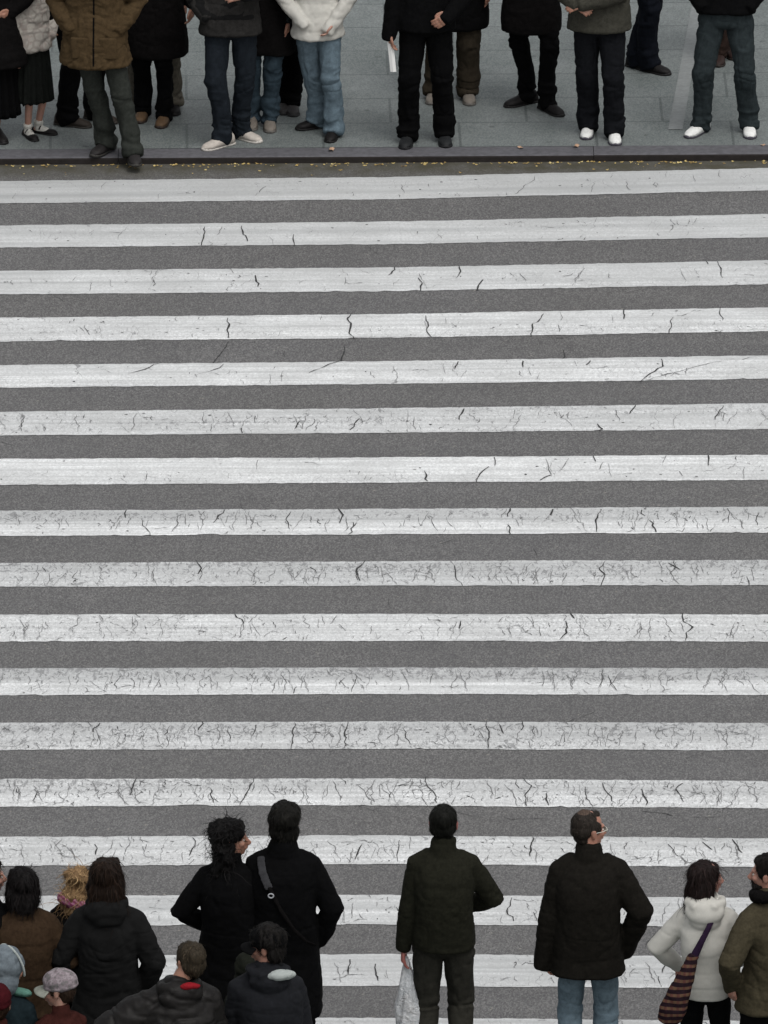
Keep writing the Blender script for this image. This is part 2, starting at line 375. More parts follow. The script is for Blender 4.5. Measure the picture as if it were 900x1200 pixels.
CR = [[(240,266),(239,275),(236,288)],[(283,265),(285,275),(290,283)],[(344,275),(345,288)],[(299,323),(302,336)],[(267,373),(269,380),(266,387),(268,396)],
[(412,368),(407,374),(411,383),(409,391),(415,398)],[(403,412),(400,423),(380,430),(362,437)],[(187,426),(170,433),(150,438)],[(262,427),(252,433),(228,440)],
[(462,313),(460,318),(455,323)],[(490,326),(495,332),(493,341)],[(538,312),(540,318),(535,326)],[(566,328),(561,334),(559,341)],[(827,306),(830,310)],[(841,307),(845,315),(847,326)],
[(499,370),(502,382),(500,386),(506,396)],[(637,368),(634,373),(624,380),(623,395)],[(731,363),(731,374)],[(789,372),(787,380),(784,391)],[(844,360),(843,367),(847,376)],[(680,393),(660,397),(640,394)],
[(537,424),(533,433)],[(613,423),(613,431)],[(775,421),(777,430),(762,438),(750,448)],[(751,446),(790,437),(828,427),(860,421),(900,417)],[(692,423),(687,428)],
[(351,494),(345,504)],[(421,491),(410,504)],[(283,502),(284,508)],[(270,491),(285,490)],[(544,479),(538,492)],[(745,475),(738,485)],[(848,476),(843,482),(838,492)],[(700,497),(706,503),(702,506)],
[(497,552),(501,564)],[(579,536),(580,546)],[(573,547),(562,556),(558,565)],[(707,542),(703,550)],[(830,534),(830,546)],[(695,535),(698,541)],[(633,563),(645,557)],[(863,535),(863,539)],
[(148,598),(147,607)],[(165,608),(171,619),(176,628)],[(263,598),(250,613)],[(341,600),(335,609),(340,621)],[(396,596),(402,604),(398,613)],[(418,613),(408,627)],
[(598,596),(595,606)],[(648,597),(645,604)],[(704,599),(698,610),(699,624)],[(752,598),(756,605)],[(761,610),(769,624)],[(596,616),(598,626)],
[(230,657),(236,666),(232,673)],[(428,657),(418,667),(422,681)],[(528,658),(533,666),(534,676),(542,687)],[(709,658),(702,666),(709,675),(704,687)],[(783,660),(797,668)],[(875,676),(878,686)],
[(275,720),(286,731)],[(668,719),(673,725)],[(663,728),(664,742),(656,750)],[(800,719),(801,729),(812,735),(804,742),(803,751)],[(540,728),(538,737)],
[(117,848),(109,858)],[(345,847),(344,862),(341,878)],[(408,846),(404,858),(403,877)],[(237,846),(232,856)],[(300,850),(296,862)],[(570,846),(573,860),(572,878)],[(585,849),(590,860)],[(612,846),(611,856)],
[(160,912),(152,932)],[(247,924),(250,941)],[(297,912),(290,928),(281,944)],[(499,911),(501,922),(509,930),(512,941)],[(613,913),(623,921),(615,932),(617,945)],[(640,930),(643,944)],[(706,918),(712,930),(722,942)],[(752,925),(757,944)],[(800,918),(792,925),(801,940)],
[(222,981),(229,986),(222,1003)],[(111,990),(112,1002)],[(330,985),(318,1000)],[(424,990),(416,1008)],[(468,985),(466,1010)],[(625,982),(621,1004)],[(690,995),(697,1008)],[(783,990),(795,1004)],[(823,987),(834,996)],[(858,984),(870,1000)],
[(600,1052),(598,1062),(594,1068),(602,1080)],[(410,1125),(408,1142)],[(440,1130),(443,1150)],[(780,1128),(776,1140)],[(110,1060),(105,1072)]]

def crack_ribbon(V, F, MI, pts, w, z=.0075, mi=1):
    """a jagged dark crack on the road surface through the given points"""
    P = [np.array(pts[0], float)]
    for q in pts[1:]:
        q = np.array(q, float); p = P[-1]; n = max(2, int(np.linalg.norm(q - p) / .05))
        for i in range(1, n + 1):
            t = i / n; x = p + (q - p) * t
            if i < n: x = x + rng.normal(0, 1, 2) * np.array((.006, .011))
            P.append(x)
    b = len(V); n = len(P)
    for i, p in enumerate(P):
        ww = w * (.35 + .65 * math.sin(math.pi * (i + .6) / (n + .2))) * rng.uniform(.55, 1.35)
        V.append((p[0] - ww / 2, p[1], z)); V.append((p[0] + ww / 2, p[1] + rng.normal(0, .004), z))
    for i in range(n - 1):
        F.append((b + 2 * i, b + 2 * i + 1, b + 2 * i + 3, b + 2 * i + 2)); MI.append(mi)

# per stripe: (tone of upper half, tone of lower half, wear upper, wear lower, number of random cracks)
LOOK = [(.36, .34, .12, .12, 14), (.46, .50, .12, .12, 20), (.58, .66, .18, .12, 26), (.74, .90, .15, .25, 30), (.78, .92, .12, .22, 24),  # tone mixes real wear with lens vignette darkening painted into the outer stripes
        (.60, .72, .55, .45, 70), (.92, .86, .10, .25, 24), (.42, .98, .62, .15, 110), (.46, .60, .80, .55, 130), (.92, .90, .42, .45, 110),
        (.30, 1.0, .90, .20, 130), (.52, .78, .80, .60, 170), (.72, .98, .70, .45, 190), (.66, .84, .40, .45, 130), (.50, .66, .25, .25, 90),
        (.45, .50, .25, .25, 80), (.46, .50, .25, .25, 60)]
XS = np.arange(-6.0, 6.0001, .025)
ROWS = 30
cr_world = [[at(px, py, .004) for px, py in c] for c in CR]
road_cracks = []
for k, (e0, e1) in enumerate(EDGES):
    def line(e, x):
        x0, y0, x1, y1, x2, y2 = e
        return np.where(x < 0, y1 + (y0 - y1) * (x - x1) / (x0 - x1), y1 + (y2 - y1) * (x - x1) / (x2 - x1))
    z0 = np.zeros_like(XS)
    top = line(e0, XS) + .007 * fbm(np.stack([XS * 3, z0 + k, z0], 1), 3, 4) + .006 * vn(np.stack([XS * 22, z0 + k, z0], 1), 5)
    bot = line(e1, XS) + .007 * fbm(np.stack([XS * 3, z0 + k, z0 + 9], 1), 4, 4) + .006 * vn(np.stack([XS * 22, z0 + k, z0 + 4], 1), 6)
    nib = vn(np.stack([XS * 9, z0 + k * 3, z0 + 2], 1), 11); bot = bot + np.where(nib > .8, .018 * (nib - .8) / .2, 0)
    V, tone, wear = [], [], []
    tu, tl, wu, wl, nc = LOOK[k]
    bandpos = .5 + .05 * math.sin(k * 2.3)
    for j in range(ROWS):
        t = j / (ROWS - 1)                     # 0 at the far edge
        ys = top + (bot - top) * t
        s = 1 / (1 + math.exp(-(t - bandpos) * 28))
        for i, x in enumerate(XS):
            V.append((x, ys[i], .004))
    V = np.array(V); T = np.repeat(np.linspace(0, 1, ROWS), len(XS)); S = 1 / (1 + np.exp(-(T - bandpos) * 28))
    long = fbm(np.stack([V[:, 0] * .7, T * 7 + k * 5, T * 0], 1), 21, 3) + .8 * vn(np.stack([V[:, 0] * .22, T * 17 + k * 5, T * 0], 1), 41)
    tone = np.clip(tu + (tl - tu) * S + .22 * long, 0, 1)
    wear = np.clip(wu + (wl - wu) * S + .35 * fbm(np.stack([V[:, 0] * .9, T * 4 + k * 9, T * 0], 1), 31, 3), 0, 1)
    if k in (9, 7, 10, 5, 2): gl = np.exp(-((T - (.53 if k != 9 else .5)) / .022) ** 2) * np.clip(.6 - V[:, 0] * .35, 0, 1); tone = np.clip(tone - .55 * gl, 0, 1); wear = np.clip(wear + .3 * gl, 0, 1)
    V = V.tolist(); nx = len(XS)
    F = [(j * nx + i, j * nx + i + 1, (j + 1) * nx + i + 1, (j + 1) * nx + i)[::-1] for j in range(ROWS - 1) for i in range(nx - 1)]
    MI = [0] * len(F)
    nv = len(V)
    def ymid(x): return float(line(e0, np.array([x]))[0]), float(line(e1, np.array([x]))[0])
    # cracks seen in the photograph
    for c in cr_world:
        cx, cy = np.mean(c, axis=0); yt, yb = ymid(cx)
        if yb - .12 < cy < yt + .12: crack_ribbon(V, F, MI, c, rng.uniform(.007, .012))
    # many fine ones
    for _ in range(int(nc * 2.0)):
        x = rng.uniform(-3.2, 3.2); yt, yb = ymid(x)
        full = rng.random() < .04 + .16 * max(wu, wl); up = rng.random() < (wu + .1) / (wu + wl + .2)
        mid = .5 * (yt + yb)
        y = rng.uniform(mid, yt) if up else rng.uniform(yb, mid)
        L = min(rng.exponential(.08) + .03, .35)
        if full: y, L = yt - .01 - rng.uniform(0, .15), rng.uniform(.25, .44)
        horizontal = rng.random() < .12
        pts = [(x, y)]; dx = rng.normal(0, .22)
        n = max(2, int(L / .07))
        for i in range(n):
            if horizontal: nxp = (pts[-1][0] + rng.uniform(.02, .07), pts[-1][1] + rng.normal(0, .03))
            else: nxp = (pts[-1][0] + dx * .05 + rng.normal(0, .012), pts[-1][1] - L / n)
            if not (yb + .005 < nxp[1] < yt): break
            pts.append(nxp)
        if len(pts) > 1: crack_ribbon(V, F, MI, pts, rng.uniform(.0025, .006), .0065 + rng.uniform(0, .0008), 1 if rng.random() < .14 else 2)
    for _ in range(26):      # small specks of lost paint of lost paint
        x = rng.uniform(-3.2, 3.2); yt, yb = ymid(x); y = rng.uniform(yb + .03, yt - .03); b = len(V); m = 9
        rx, ry = rng.uniform(.003, .014), rng.uniform(.005, .014)
        for q in range(m):
            a = q / m * 2 * math.pi; r = rng.uniform(.5, 1.2); V.append((x + rx * r * math.cos(a), y + ry * r * math.sin(a), .0055))
        F.append(tuple(range(b, b + m))); MI.append(1 if rng.random() < .3 else 2)
    me = bpy.data.meshes.new('crossing_stripe'); me.from_pydata(V, [], F)
    pad = len(V) - nv
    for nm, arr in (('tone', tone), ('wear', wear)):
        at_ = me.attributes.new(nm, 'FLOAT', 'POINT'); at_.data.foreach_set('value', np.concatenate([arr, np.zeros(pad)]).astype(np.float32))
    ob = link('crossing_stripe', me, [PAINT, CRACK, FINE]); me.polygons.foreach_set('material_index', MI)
    tag(ob, kind='structure')
# cracks that run on through the bare asphalt
V, F, MI = [], [], []
for c in [[(268, 400), (262, 410), (250, 425), (235, 436)], [(403, 405), (404, 412), (399, 424), (390, 428)], [(660, 410), (662, 418), (655, 428)],
          [(750, 950), (820, 958), (880, 952)], [(500, 945), (560, 957), (640, 960)]]:
    crack_ribbon(V, F, MI, [at(px, py, .003) for px, py in c], .009, .0035)
for _ in range(40):
    x = rng.uniform(-3, 3); y = rng.uniform(73, 89.4); crack_ribbon(V, F, MI, [(x, y), (x + rng.normal(0, .1), y - rng.uniform(.05, .3))], .004, .0030 + rng.uniform(0, .0008))
me = bpy.data.meshes.new('road_crack'); me.from_pydata(V, [], F); ck = link('road_crack', me, [CRACK], road); ck['kind'] = 'structure'

# ------------------------------------------------------------------ fallen leaves in the far gutter
def leaf_geo(V, F, x, y, z, r, seed):
    q = np.random.default_rng(seed); b = len(V); a0 = q.uniform(0, 6.28); m = 10; lift = q.uniform(.1, .5) * r
    V.append((x, y, z + lift * .3))
    for i in range(m):
        a = i / m * 2 * math.pi; rr = r * (.55 + .45 * abs(math.cos(a))) * (1.0 if i % 2 else .72)
        V.append((x + rr * math.cos(a + a0), y + rr * math.sin(a + a0), z + lift * (math.cos(a) ** 2) + .001))
    for i in range(m): F.append((b, b + 1 + i, b + 1 + (i + 1) % m))
LEAF = M('dry_leaf'); _o = LEAF.n('ShaderNodeObjectInfo')
LEAF.col(LEAF.ramp(LEAF.noise(9, 2), [(.35, (.16, .10, .035)), (.5, (.42, .30, .10)), (.65, (.62, .50, .22))])); LEAF.rough(.7)
V, F = [], []
for i in range(330):
    x = rng.uniform(-3.4, 3.4)
    dens = .5 + .5 * float(vn(np.array([[x * 1.7, 0, 0]]), 2)[0])
    if rng.random() > .25 + dens: continue
    y = kerb_y(x) - .012 - abs(rng.normal(0, .035)) - (rng.uniform(0, .25) if rng.random() < .06 else 0)
    leaf_geo(V, F, x, y, .002, rng.uniform(.005, .019), i)
me = bpy.data.meshes.new('fallen_leaves'); me.from_pydata(V, [], F)
tag(link('fallen_leaves', me, [LEAF.m]), 'yellow leaf litter along the foot of the far kerb', 'leaves', kind='stuff')
LEAF2 = simple('brown_leaf', (.42, .27, .18), .7, .2, 12, .4)
for px, py, r, lab in ((388, 177, .035, 'pale brown leaf lying on the kerb below the white jacket woman'), (610, 174, .028, 'small leaf lying on the kerb below the long black coat'),
                       (675, 173, .032, 'brown leaf on the kerb beneath the left white trainer of the sweater man'), (894, 171, .022, 'pale leaf on the kerb beside the rightmost white trainer')):
    V, F = [], []; leaf_geo(V, F, 0, 0, 0, r, int(px)); me = bpy.data.meshes.new('fallen_leaf'); me.from_pydata(V, [], F)
    o = link('fallen_leaf', me, [LEAF2]); x, y = at(px, py, KZ); o.location = (x, y, KZ + .006); tag(o, lab, 'leaf', 'loose leaves on the kerb')

# ------------------------------------------------------------------ solids for people and clothes
def unit(v): v = np.asarray(v, float); return v / (np.linalg.norm(v) + 1e-12)

class Solid:
    def __init__(s): s.V = []; s.F = []; s.n = 0
    def add(s, V, F):
        s.V.append(np.asarray(V, float)); s.F += [tuple(i + s.n for i in f) for f in F]; s.n += len(V)
    def tube(s, pts, radii, seg=18, ref=(1, 0, 0), power=2.0, cap=.6):
        pts = [np.asarray(p, float) for p in pts]; n = len(pts)
        rad = [(r, r) if not hasattr(r, '__len__') else tuple(r) for r in radii]
        tang = []
        for i in range(n):
            t = unit(pts[min(i + 1, n - 1)] - pts[max(i - 1, 0)]); tang.append(t)
        ref = np.asarray(ref, float); rings = []
        def ring(c, t, rx, ry):
            u = unit(ref - t * ref.dot(t)); w_ = np.cross(t, u)
            a = np.arange(seg) / seg * 2 * math.pi; ca, sa = np.cos(a), np.sin(a)
            if power != 2.0:
                ca = np.sign(ca) * np.abs(ca) ** (2 / power); sa = np.sign(sa) * np.abs(sa) ** (2 / power)
            return c + np.outer(ca * rx, u) + np.outer(sa * ry, w_)
        def caps(c, t, rx, ry, sgn):
            m = min(rx, ry) * cap; o = []
            for q in (.35, .7, .92):
                o.append(ring(c + t * sgn * m * q, t, rx * math.sqrt(1 - q * q), ry * math.sqrt(1 - q * q)))
            return o, c + t * sgn * m
        c0, p0 = caps(pts[0], tang[0], *rad[0], -1); c1, p1 = caps(pts[-1], tang[-1], *rad[-1], 1)
        rings = c0[::-1] + [ring(pts[i], tang[i], *rad[i]) for i in range(n)] + c1
        V = np.concatenate([p0[None]] + rings + [p1[None]]); m = len(rings); F = []
        for i in range(seg): F.append((0, 1 + (i + 1) % seg, 1 + i))
        for j in range(m - 1):
            for i in range(seg):
                a, b = 1 + j * seg + i, 1 + j * seg + (i + 1) % seg; F.append((a, b, b + seg, a + seg))
        last = 1 + m * seg
        for i in range(seg): F.append((1 + (m - 1) * seg + i, 1 + (m - 1) * seg + (i + 1) % seg, last))
        s.add(V, F)
    def ell(s, c, r, rotz=0, T=None, nu=18, nv=12, rx=0):
        V = []; F = []
        for j in range(nv + 1):
            th = math.pi * j / nv
            for i in range(nu):
                a = 2 * math.pi * i / nu; V.append((r[0] * math.sin(th) * math.cos(a), r[1] * math.sin(th) * math.sin(a), r[2] * math.cos(th)))
        V = np.array(V)
        if rx: cx, sx = math.cos(rx), math.sin(rx); V = V @ np.array([[1, 0, 0], [0, cx, -sx], [0, sx, cx]]).T
        if rotz: cz, sz = math.cos(rotz), math.sin(rotz); V = V @ np.array([[cz, -sz, 0], [sz, cz, 0], [0, 0, 1]]).T
        V = V + np.asarray(c, float)
        if T is not None: V = T(V)
        for j in range(nv):
            for i in range(nu): F.append((j * nu + i, (j + 1) * nu + i, (j + 1) * nu + (i + 1) % nu, j * nu + (i + 1) % nu))
        s.add(V, F)
    def tubeT(s, T, pts, radii, **k):
        t = Solid(); t.tube(pts, radii, **k); s.add(T(np.concatenate(t.V)), t.F)
    def build(s, name, mats, parent, voxel=.009, smooth=3, disp=None, seed=0):
        me = bpy.data.meshes.new(name); me.from_pydata(np.concatenate(s.V).tolist(), [], s.F)
        import bmesh
        bm = bmesh.new(); bm.from_mesh(me); bmesh.ops.remove_doubles(bm, verts=bm.verts, dist=1e-5)
        bmesh.ops.recalc_face_normals(bm, faces=bm.faces); bm.to_mesh(me); bm.free()
        tmp = bpy.data.objects.new('tmp', me); COL.objects.link(tmp)
        md = tmp.modifiers.new('r', 'REMESH'); md.mode = 'VOXEL'; md.voxel_size = voxel
        if smooth: sm = tmp.modifiers.new('s', 'SMOOTH'); sm.factor = .5; sm.iterations = smooth
        dg = bpy.context.evaluated_depsgraph_get(); out = bpy.data.meshes.new_from_object(tmp.evaluated_get(dg))
        bpy.data.objects.remove(tmp); bpy.data.meshes.remove(me)
        out.name = name; n = len(out.vertices)
        if disp is not None and n:
            P = np.empty(n * 3, np.float32); out.vertices.foreach_get('co', P); P = P.reshape(-1, 3).astype(float)
            N = np.empty(n * 3, np.float32); out.vertices.foreach_get('normal', N); N = N.reshape(-1, 3).astype(float)
            D = disp(P, N, seed)
            P = P + (N * D[:, None] if D.ndim == 1 else D)
            out.vertices.foreach_set('co', P.astype(np.float32).ravel())
        out.polygons.foreach_set('use_smooth', [True] * len(out.polygons)); out.update()
        out.materials.clear()
        return link(name, out, mats, parent)

def bone2(a, c, l1, l2, pole):
    a, c, pole = map(lambda v: np.asarray(v, float), (a, c, pole)); d = c - a; L = np.linalg.norm(d)
    if L > (l1 + l2) * .999: c = a + d * ((l1 + l2) * .999 / L); d = c - a; L = np.linalg.norm(d)
    x = (l1 * l1 - l2 * l2 + L * L) / (2 * L); h = math.sqrt(max(0, l1 * l1 - x * x)); t = d / L
    p = unit(pole - t * pole.dot(t)); return a + t * x + p * h, c

def folds(amp=.009, fx=7., fz=7., zmix=None, fine=.0025):
    def f(P, N, seed):
        Wp = P + .05 * np.stack([vn(P * 6, seed), vn(P * 6 + 7, seed + 1), vn(P * 6 + 13, seed + 2)], 1)
        r = 1 - np.abs(vn(Wp * np.array([fx, fx, fz]), seed + 3)) * 2
        r2 = 1 - np.abs(vn(Wp * np.array([fx, fx, fz]) * 2.1 + (3, 1, 5), seed + 9)) * 2
        c1 = np.exp(-(vn(Wp * np.array([fx, fx, fz]) * .9 + (4, 0, 2), seed + 6) / .13) ** 2)      # narrow creases
        c2 = np.exp(-(vn(Wp * np.array([fx * .7, fx * .7, fz * 2.2]) + (1, 5, 2), seed + 7) / .12) ** 2)
        return amp * (.35 * r + .25 * r2 + .5 * vn(P * 5, seed + 4) - .42 * c1 - .32 * c2 + .2) + fine * vn(P * 40, seed + 5)
    return f
def puffer(period=.075, amp=.010):
    def f(P, N, seed):
        g = P[:, 2] + .010 * vn(P * 8, seed)
        q = np.abs(np.sin(g * math.pi / period)) ** .5
        return amp * (q - .6) * (1 - .6 * np.abs(N[:, 2])) + .006 * vn(P * 18, seed) + .004 * vn(P * 40, seed + 3)
    return f
def trouser_folds(zs, amp=.008):
    def f(P, N, seed):
        z = P[:, 2]
        low = np.exp(-((z - .12 * zs) / .11) ** 2); kn = np.exp(-((z - .47 * zs) / .12) ** 2); cr = np.exp(-((z - .82 * zs) / .1) ** 2)
        Wp = P + .04 * np.stack([vn(P * 7, seed), vn(P * 7 + 7, seed + 1), vn(P * 7 + 13, seed + 2)], 1)
        ra = 1 - np.abs(vn(Wp * np.array([6, 6, 17.]), seed + 3)) * 2      # stacked creases
        rb = 1 - np.abs(vn(Wp * np.array([13, 13, 3.5]), seed + 5)) * 2    # long hanging creases
        c1 = np.exp(-(vn(Wp * np.array([5, 5, 16.]), seed + 8) / .15) ** 2); c2 = np.exp(-(vn(Wp * np.array([14, 14, 5.]), seed + 9) / .13) ** 2)
        return amp * (1.5 * low + .9 * kn + .7 * cr) * (.4 * ra - .45 * c1 + .1) + amp * (.35 * rb - .3 * c2 + .08) + .003 * vn(P * 20, seed)
    return f
def hairdisp(amp=.006, curl=0.0, fx=70, fz=9):
    def f(P, N, seed):
        s_ = vn(P * np.array([fx, fx, fz]), seed) * amp + vn(P * np.array([fx * .35, fx * .35, fz]), seed + 2) * amp * 1.1
        if curl: s_ = s_ + curl * fbm(P * 26, seed + 5, 3) + curl * .8 * vn(P * 13, seed + 8)
        return s_
    return f

def hand_solid(S, wrist, direction, back, curl=.5, s=1.0, side=1):
    """palm with four unequal bent fingers and a thumb leaving its side"""
    d = unit(direction); b = unit(np.asarray(back, float) - d * np.dot(back, d)); u = np.cross(d, b) * side
    w0 = np.asarray(wrist, float)
    S.tube([w0 - d * .02, w0 + d * .02, w0 + d * .05 * s, w0 + d * .088 * s], [(.025 * s, .018 * s), (.027 * s, .017 * s), (.038 * s, .015 * s), (.040 * s, .0135 * s)], ref=u, seg=14, power=2.5)
    for i, (o, L) in enumerate(((-.030, .072), (-.010, .080), (.010, .075), (.029, .058))):
        p = w0 + d * .082 * s + u * o * s; cur = d.copy(); ang = 0; P = [p - d * .02]; 
        for j, fr in enumerate((.45, .32, .23)):
            ang += curl * (.55 + .15 * j); dd = d * math.cos(ang) - b * math.sin(ang) + u * o * 1.2
            P.append(P[-1] + dd * (L * fr * s + (.02 if j == 0 else 0)))
        S.tube(P, [.0098 * s, .0092 * s, .0085 * s, .0072 * s], seg=10, ref=b, cap=.9)
    t0 = w0 + d * .025 * s - u * .022 * s
    S.tube([t0, t0 - u * .022 * s + d * .018 * s - b * .006, t0 - u * .032 * s + d * .048 * s - b * .014, t0 - u * .028 * s + d * .072 * s - b * .020], [.014 * s, .0125 * s, .0105 * s, .008 * s], seg=10, ref=b, cap=.9)

def add_head(S, T, k=1.0):
    e = lambda c, r, **kw: S.ell(np.array(c) * k, np.array(r) * k, T=T, **kw)
    e((0, -.014, .036), (.073, .094, .083)); e((0, .022, -.022), (.061, .068, .086)); e((0, .045, -.083), (.033, .036, .024))
    e((0, .010, -.06), (.055, .06, .045)); e((0, .078, .020), (.046, .016, .011)); e((0, .086, -.060), (.023, .013, .011))
    for sx in (-1, 1):
        e((sx * .040, .062, -.022), (.022, .022, .020)); e((sx * .077, -.008, -.006), (.010, .018, .031)); e((sx * .080, -.012, .010), (.009, .017, .017))
    S.tubeT(T, [np.array(p) * k for p in ((0, .084, .012), (0, .098, -.012), (0, .112, -.034))], [.009 * k, .011 * k, .0135 * k], seg=10)
    e((0, .104, -.037), (.019, .013, .010))

def strands(H, colr, root, dsp, seed, kind):
    """the hair mass plus loose locks lying on it, all in one mesh"""
    ob = H.build('hair', [hair_mat(colr)], root, .0055, 2, dsp, seed); me = ob.data; q = np.random.default_rng(seed)
    V = [tuple(v.co) for v in me.vertices]; N = [np.array(v.normal) for v in me.vertices]; F = [tuple(p.vertices) for p in me.polygons]; n0 = len(F)
    L = {'short': .018, 'bald': .014, 'thick': .030, 'beard': .02, 'bob': .055, 'long': .070, 'curly': .055}.get(kind, .02); cnt = {'short': 900, 'bald': 700}.get(kind, 1300)
    for i in q.integers(0, len(N), cnt):
        p = np.array(V[i]); nn = N[i]; t = np.array((0, 0, -1.)) if kind != 'short' else np.array((0, -.3, -1.))
        t = t - nn * t.dot(nn); t = t / (np.linalg.norm(t) + 1e-6) + q.normal(0, .20 if kind != 'curly' else .6, 3); lift = q.uniform(.0, .14) * (3.2 if kind == 'curly' else 1)
        sd = np.cross(t, nn); sd = sd / (np.linalg.norm(sd) + 1e-6); wv = q.uniform(.0012, .0026); l = L * q.uniform(.5, 1.3); b = len(V); m = 5; ph = q.uniform(0, 6)
        for j in range(m):
            u = j / (m - 1); c = p + t * l * u + nn * (.001 + l * lift * math.sin(u * 2.6)) + sd * (.004 if kind != 'curly' else .012) * math.sin(ph + u * 5)
            hw = wv * (1 - u * .7); V.append(tuple(c - sd * hw)); V.append(tuple(c + sd * hw))
        for j in range(m - 1): F.append((b + 2 * j, b + 2 * j + 1, b + 2 * j + 3, b + 2 * j + 2))
    m2 = bpy.data.meshes.new('hair'); m2.from_pydata(V, [], F); m2.materials.append(hair_mat(colr)); m2.materials.append(hair_mat(tuple(c * 2.2 for c in colr)))
    m2.polygons.foreach_set('use_smooth', [True] * len(F)); m2.polygons.foreach_set('material_index', [0] * n0 + [int((k // 4) % 3 == 0) for k in range(len(F) - n0)])
    ob.data = m2; bpy.data.meshes.remove(me); return ob

# ------------------------------------------------------------------ a person
N_P = [0]
FG = 'people waiting on the far pavement'; NG = 'people waiting at the near kerb'
def person(sp):
    """sp: dict with base (x, y, z), height, facing (degrees, 0 = away from the camera), feet, arms, clothes"""
    N_P[0] += 1; seed = N_P[0] * 31
    h = sp.get('h', 1.75); s = h / 1.75; face = R(sp.get('face', 0)); bw = sp.get('bw', 1.0) * s
    bx, by, bz = sp['base']
    root = bpy.data.objects.new('person', None); root.empty_display_size = .2; COL.objects.link(root)
    root.location = (bx, by, bz); root.rotation_euler = (0, 0, face)
    tag(root, sp['label'], sp.get('cat', 'person'), sp.get('group'))
    cf, sf = math.cos(-face), math.sin(-face)
    def loc(X, Y): dx, dy = X - bx, Y - by; return (dx * cf - dy * sf, dx * sf + dy * cf)
    # legs
    feet = sp.get('feet')            # two (world x, world y, toe direction degrees, 0 = away, 90 = screen left)
    F2 = []
    if feet:
        for (X, Y, a) in feet: lx, ly = loc(X, Y); F2.append((lx, ly, R(a) - face))
        F2.sort(key=lambda q: q[0])
    else: F2 = [(-.11 * s, 0, R(8)), (.11 * s, 0.02, R(-8))]
    lean = sp.get('lean', (0, 0)); bend = sp.get('bend', 0)   # bend forward in metres at the shoulders
    hipz = .915 * s; hx = (F2[0][0] + F2[1][0]) / 2 + lean[0] * .3; hy = (F2[0][1] + F2[1][1]) / 2
    spread = math.hypot(F2[0][0] - F2[1][0], F2[0][1] - F2[1][1])
    hipz -= max(0, (spread - .3)) * .12
    ho = sp.get('hip', (0, 0)); hx += ho[0] * cf - ho[1] * sf; hy += ho[0] * sf + ho[1] * cf
    hip = np.array((hx, hy, hipz)); legs = []
    for i, sx in enumerate((-1, 1)):
        fx, fy, fa = F2[i]; a0 = hip + np.array((sx * .088 * bw, 0, -.01)); an = np.array((fx, fy - 0.0, .085 * s))
        fwd = np.array((-math.sin(fa), math.cos(fa), 0)); an = an - fwd * .045 * s
        kn, an = bone2(a0, an, .43 * s, .405 * s, fwd * .8 + np.array((0, 1, 0)) * .5); legs.append((a0, kn, an, fwd, fa))
    # spine
    sh_c = hip + np.array((lean[0], lean[1] + bend, 0)); sh_c[2] = 1.43 * s - bend * .25
    nk = sh_c + np.array((0, bend * .15 - .005, .06 * s))
    def torso(t): # 0 hip .. 1 shoulders
        return hip * (1 - t) + sh_c * t + np.array((0, -.035 * math.sin(t * math.pi) * s, 0))
    hy_, hp_ = R(sp.get('head', (0, 0))[0]), R(sp.get('head', (0, 0))[1]); hk = sp.get('hk', 1.0) * (s if s > .9 else .93) * .985
    hc = nk + np.array((sp.get('hoff', 0), .02 + bend * .25 - math.sin(hp_) * .03, .128 * hk))
    cy_, sy_, cp_, sp_ = math.cos(hy_), math.sin(hy_), math.cos(hp_), math.sin(hp_)
    RM = np.array([[cy_, -sy_, 0], [sy_, cy_, 0], [0, 0, 1]]) @ np.array([[1, 0, 0], [0, cp_, -sp_], [0, sp_, cp_]])
    T = lambda V: np.asarray(V) @ RM.T + hc
    # arms
    arms = []
    for i, sx in enumerate((-1, 1)):
        a = sp.get('arms', ('down', 'down'))[i]; sh = sh_c + np.array((sx * .148 * bw, 0, -.062 * s)); pole = np.array((sx * .5, -1, 0.)); hd = (0, .1, -1); bk = (sx, 0, 0)
        if isinstance(a, tuple): wr = hip * [1, 1, 0] + np.array(a[0]) * s; pole = np.array(a[1], float); hd = a[2] if len(a) > 2 else hd; bk = a[3] if len(a) > 3 else bk
        elif a == 'down': wr = hip * [1, 1, 0] + np.array((sx * .235 * bw / s, .05, .835)) * s
        elif a == 'pocket': wr = hip * [1, 1, 0] + np.array((sx * .165, .085, .965)) * s; pole = np.array((sx * 1.0, -.8, 0)); hd = (-sx * .9, -.55, -.35)
        elif a == 'front': wr = hip * [1, 1, 0] + np.array((sx * .06, .23, 1.02)) * s; pole = np.array((sx * 1.0, -.5, -.4)); hd = (-sx, .25, -.2); bk = (0, .8, .6)
        elif a == 'akimbo': wr = hip * [1, 1, 0] + np.array((sx * .17, .06, 1.02)) * s; pole = np.array((sx * 1.0, -.15, 0)); hd = (-sx * .6, .6, -.3)
        el, wr = bone2(sh, wr, .285 * s, .25 * s, pole); arms.append((sh, el, wr, hd, bk))
    # body: one continuous mesh
    S = Solid(); add_head(S, T, hk)
    S.tube([torso(.85), nk, (nk + hc) / 2 + np.array((0, -.012, 0)), hc + np.array((0, -.012, -.02))], [.065 * s, .056 * s, .052 * s, .053 * s])
    S.tube([torso(-.05), torso(.1), torso(.4), torso(.7), torso(.93), sh_c + np.array((0, 0, .03))], [(.145 * bw, .095 * bw), (.15 * bw, .10 * bw), (.125 * bw, .09 * bw), (.145 * bw, .10 * bw), (.135 * bw, .08 * bw), (.07 * bw, .05 * bw)], seg=22)
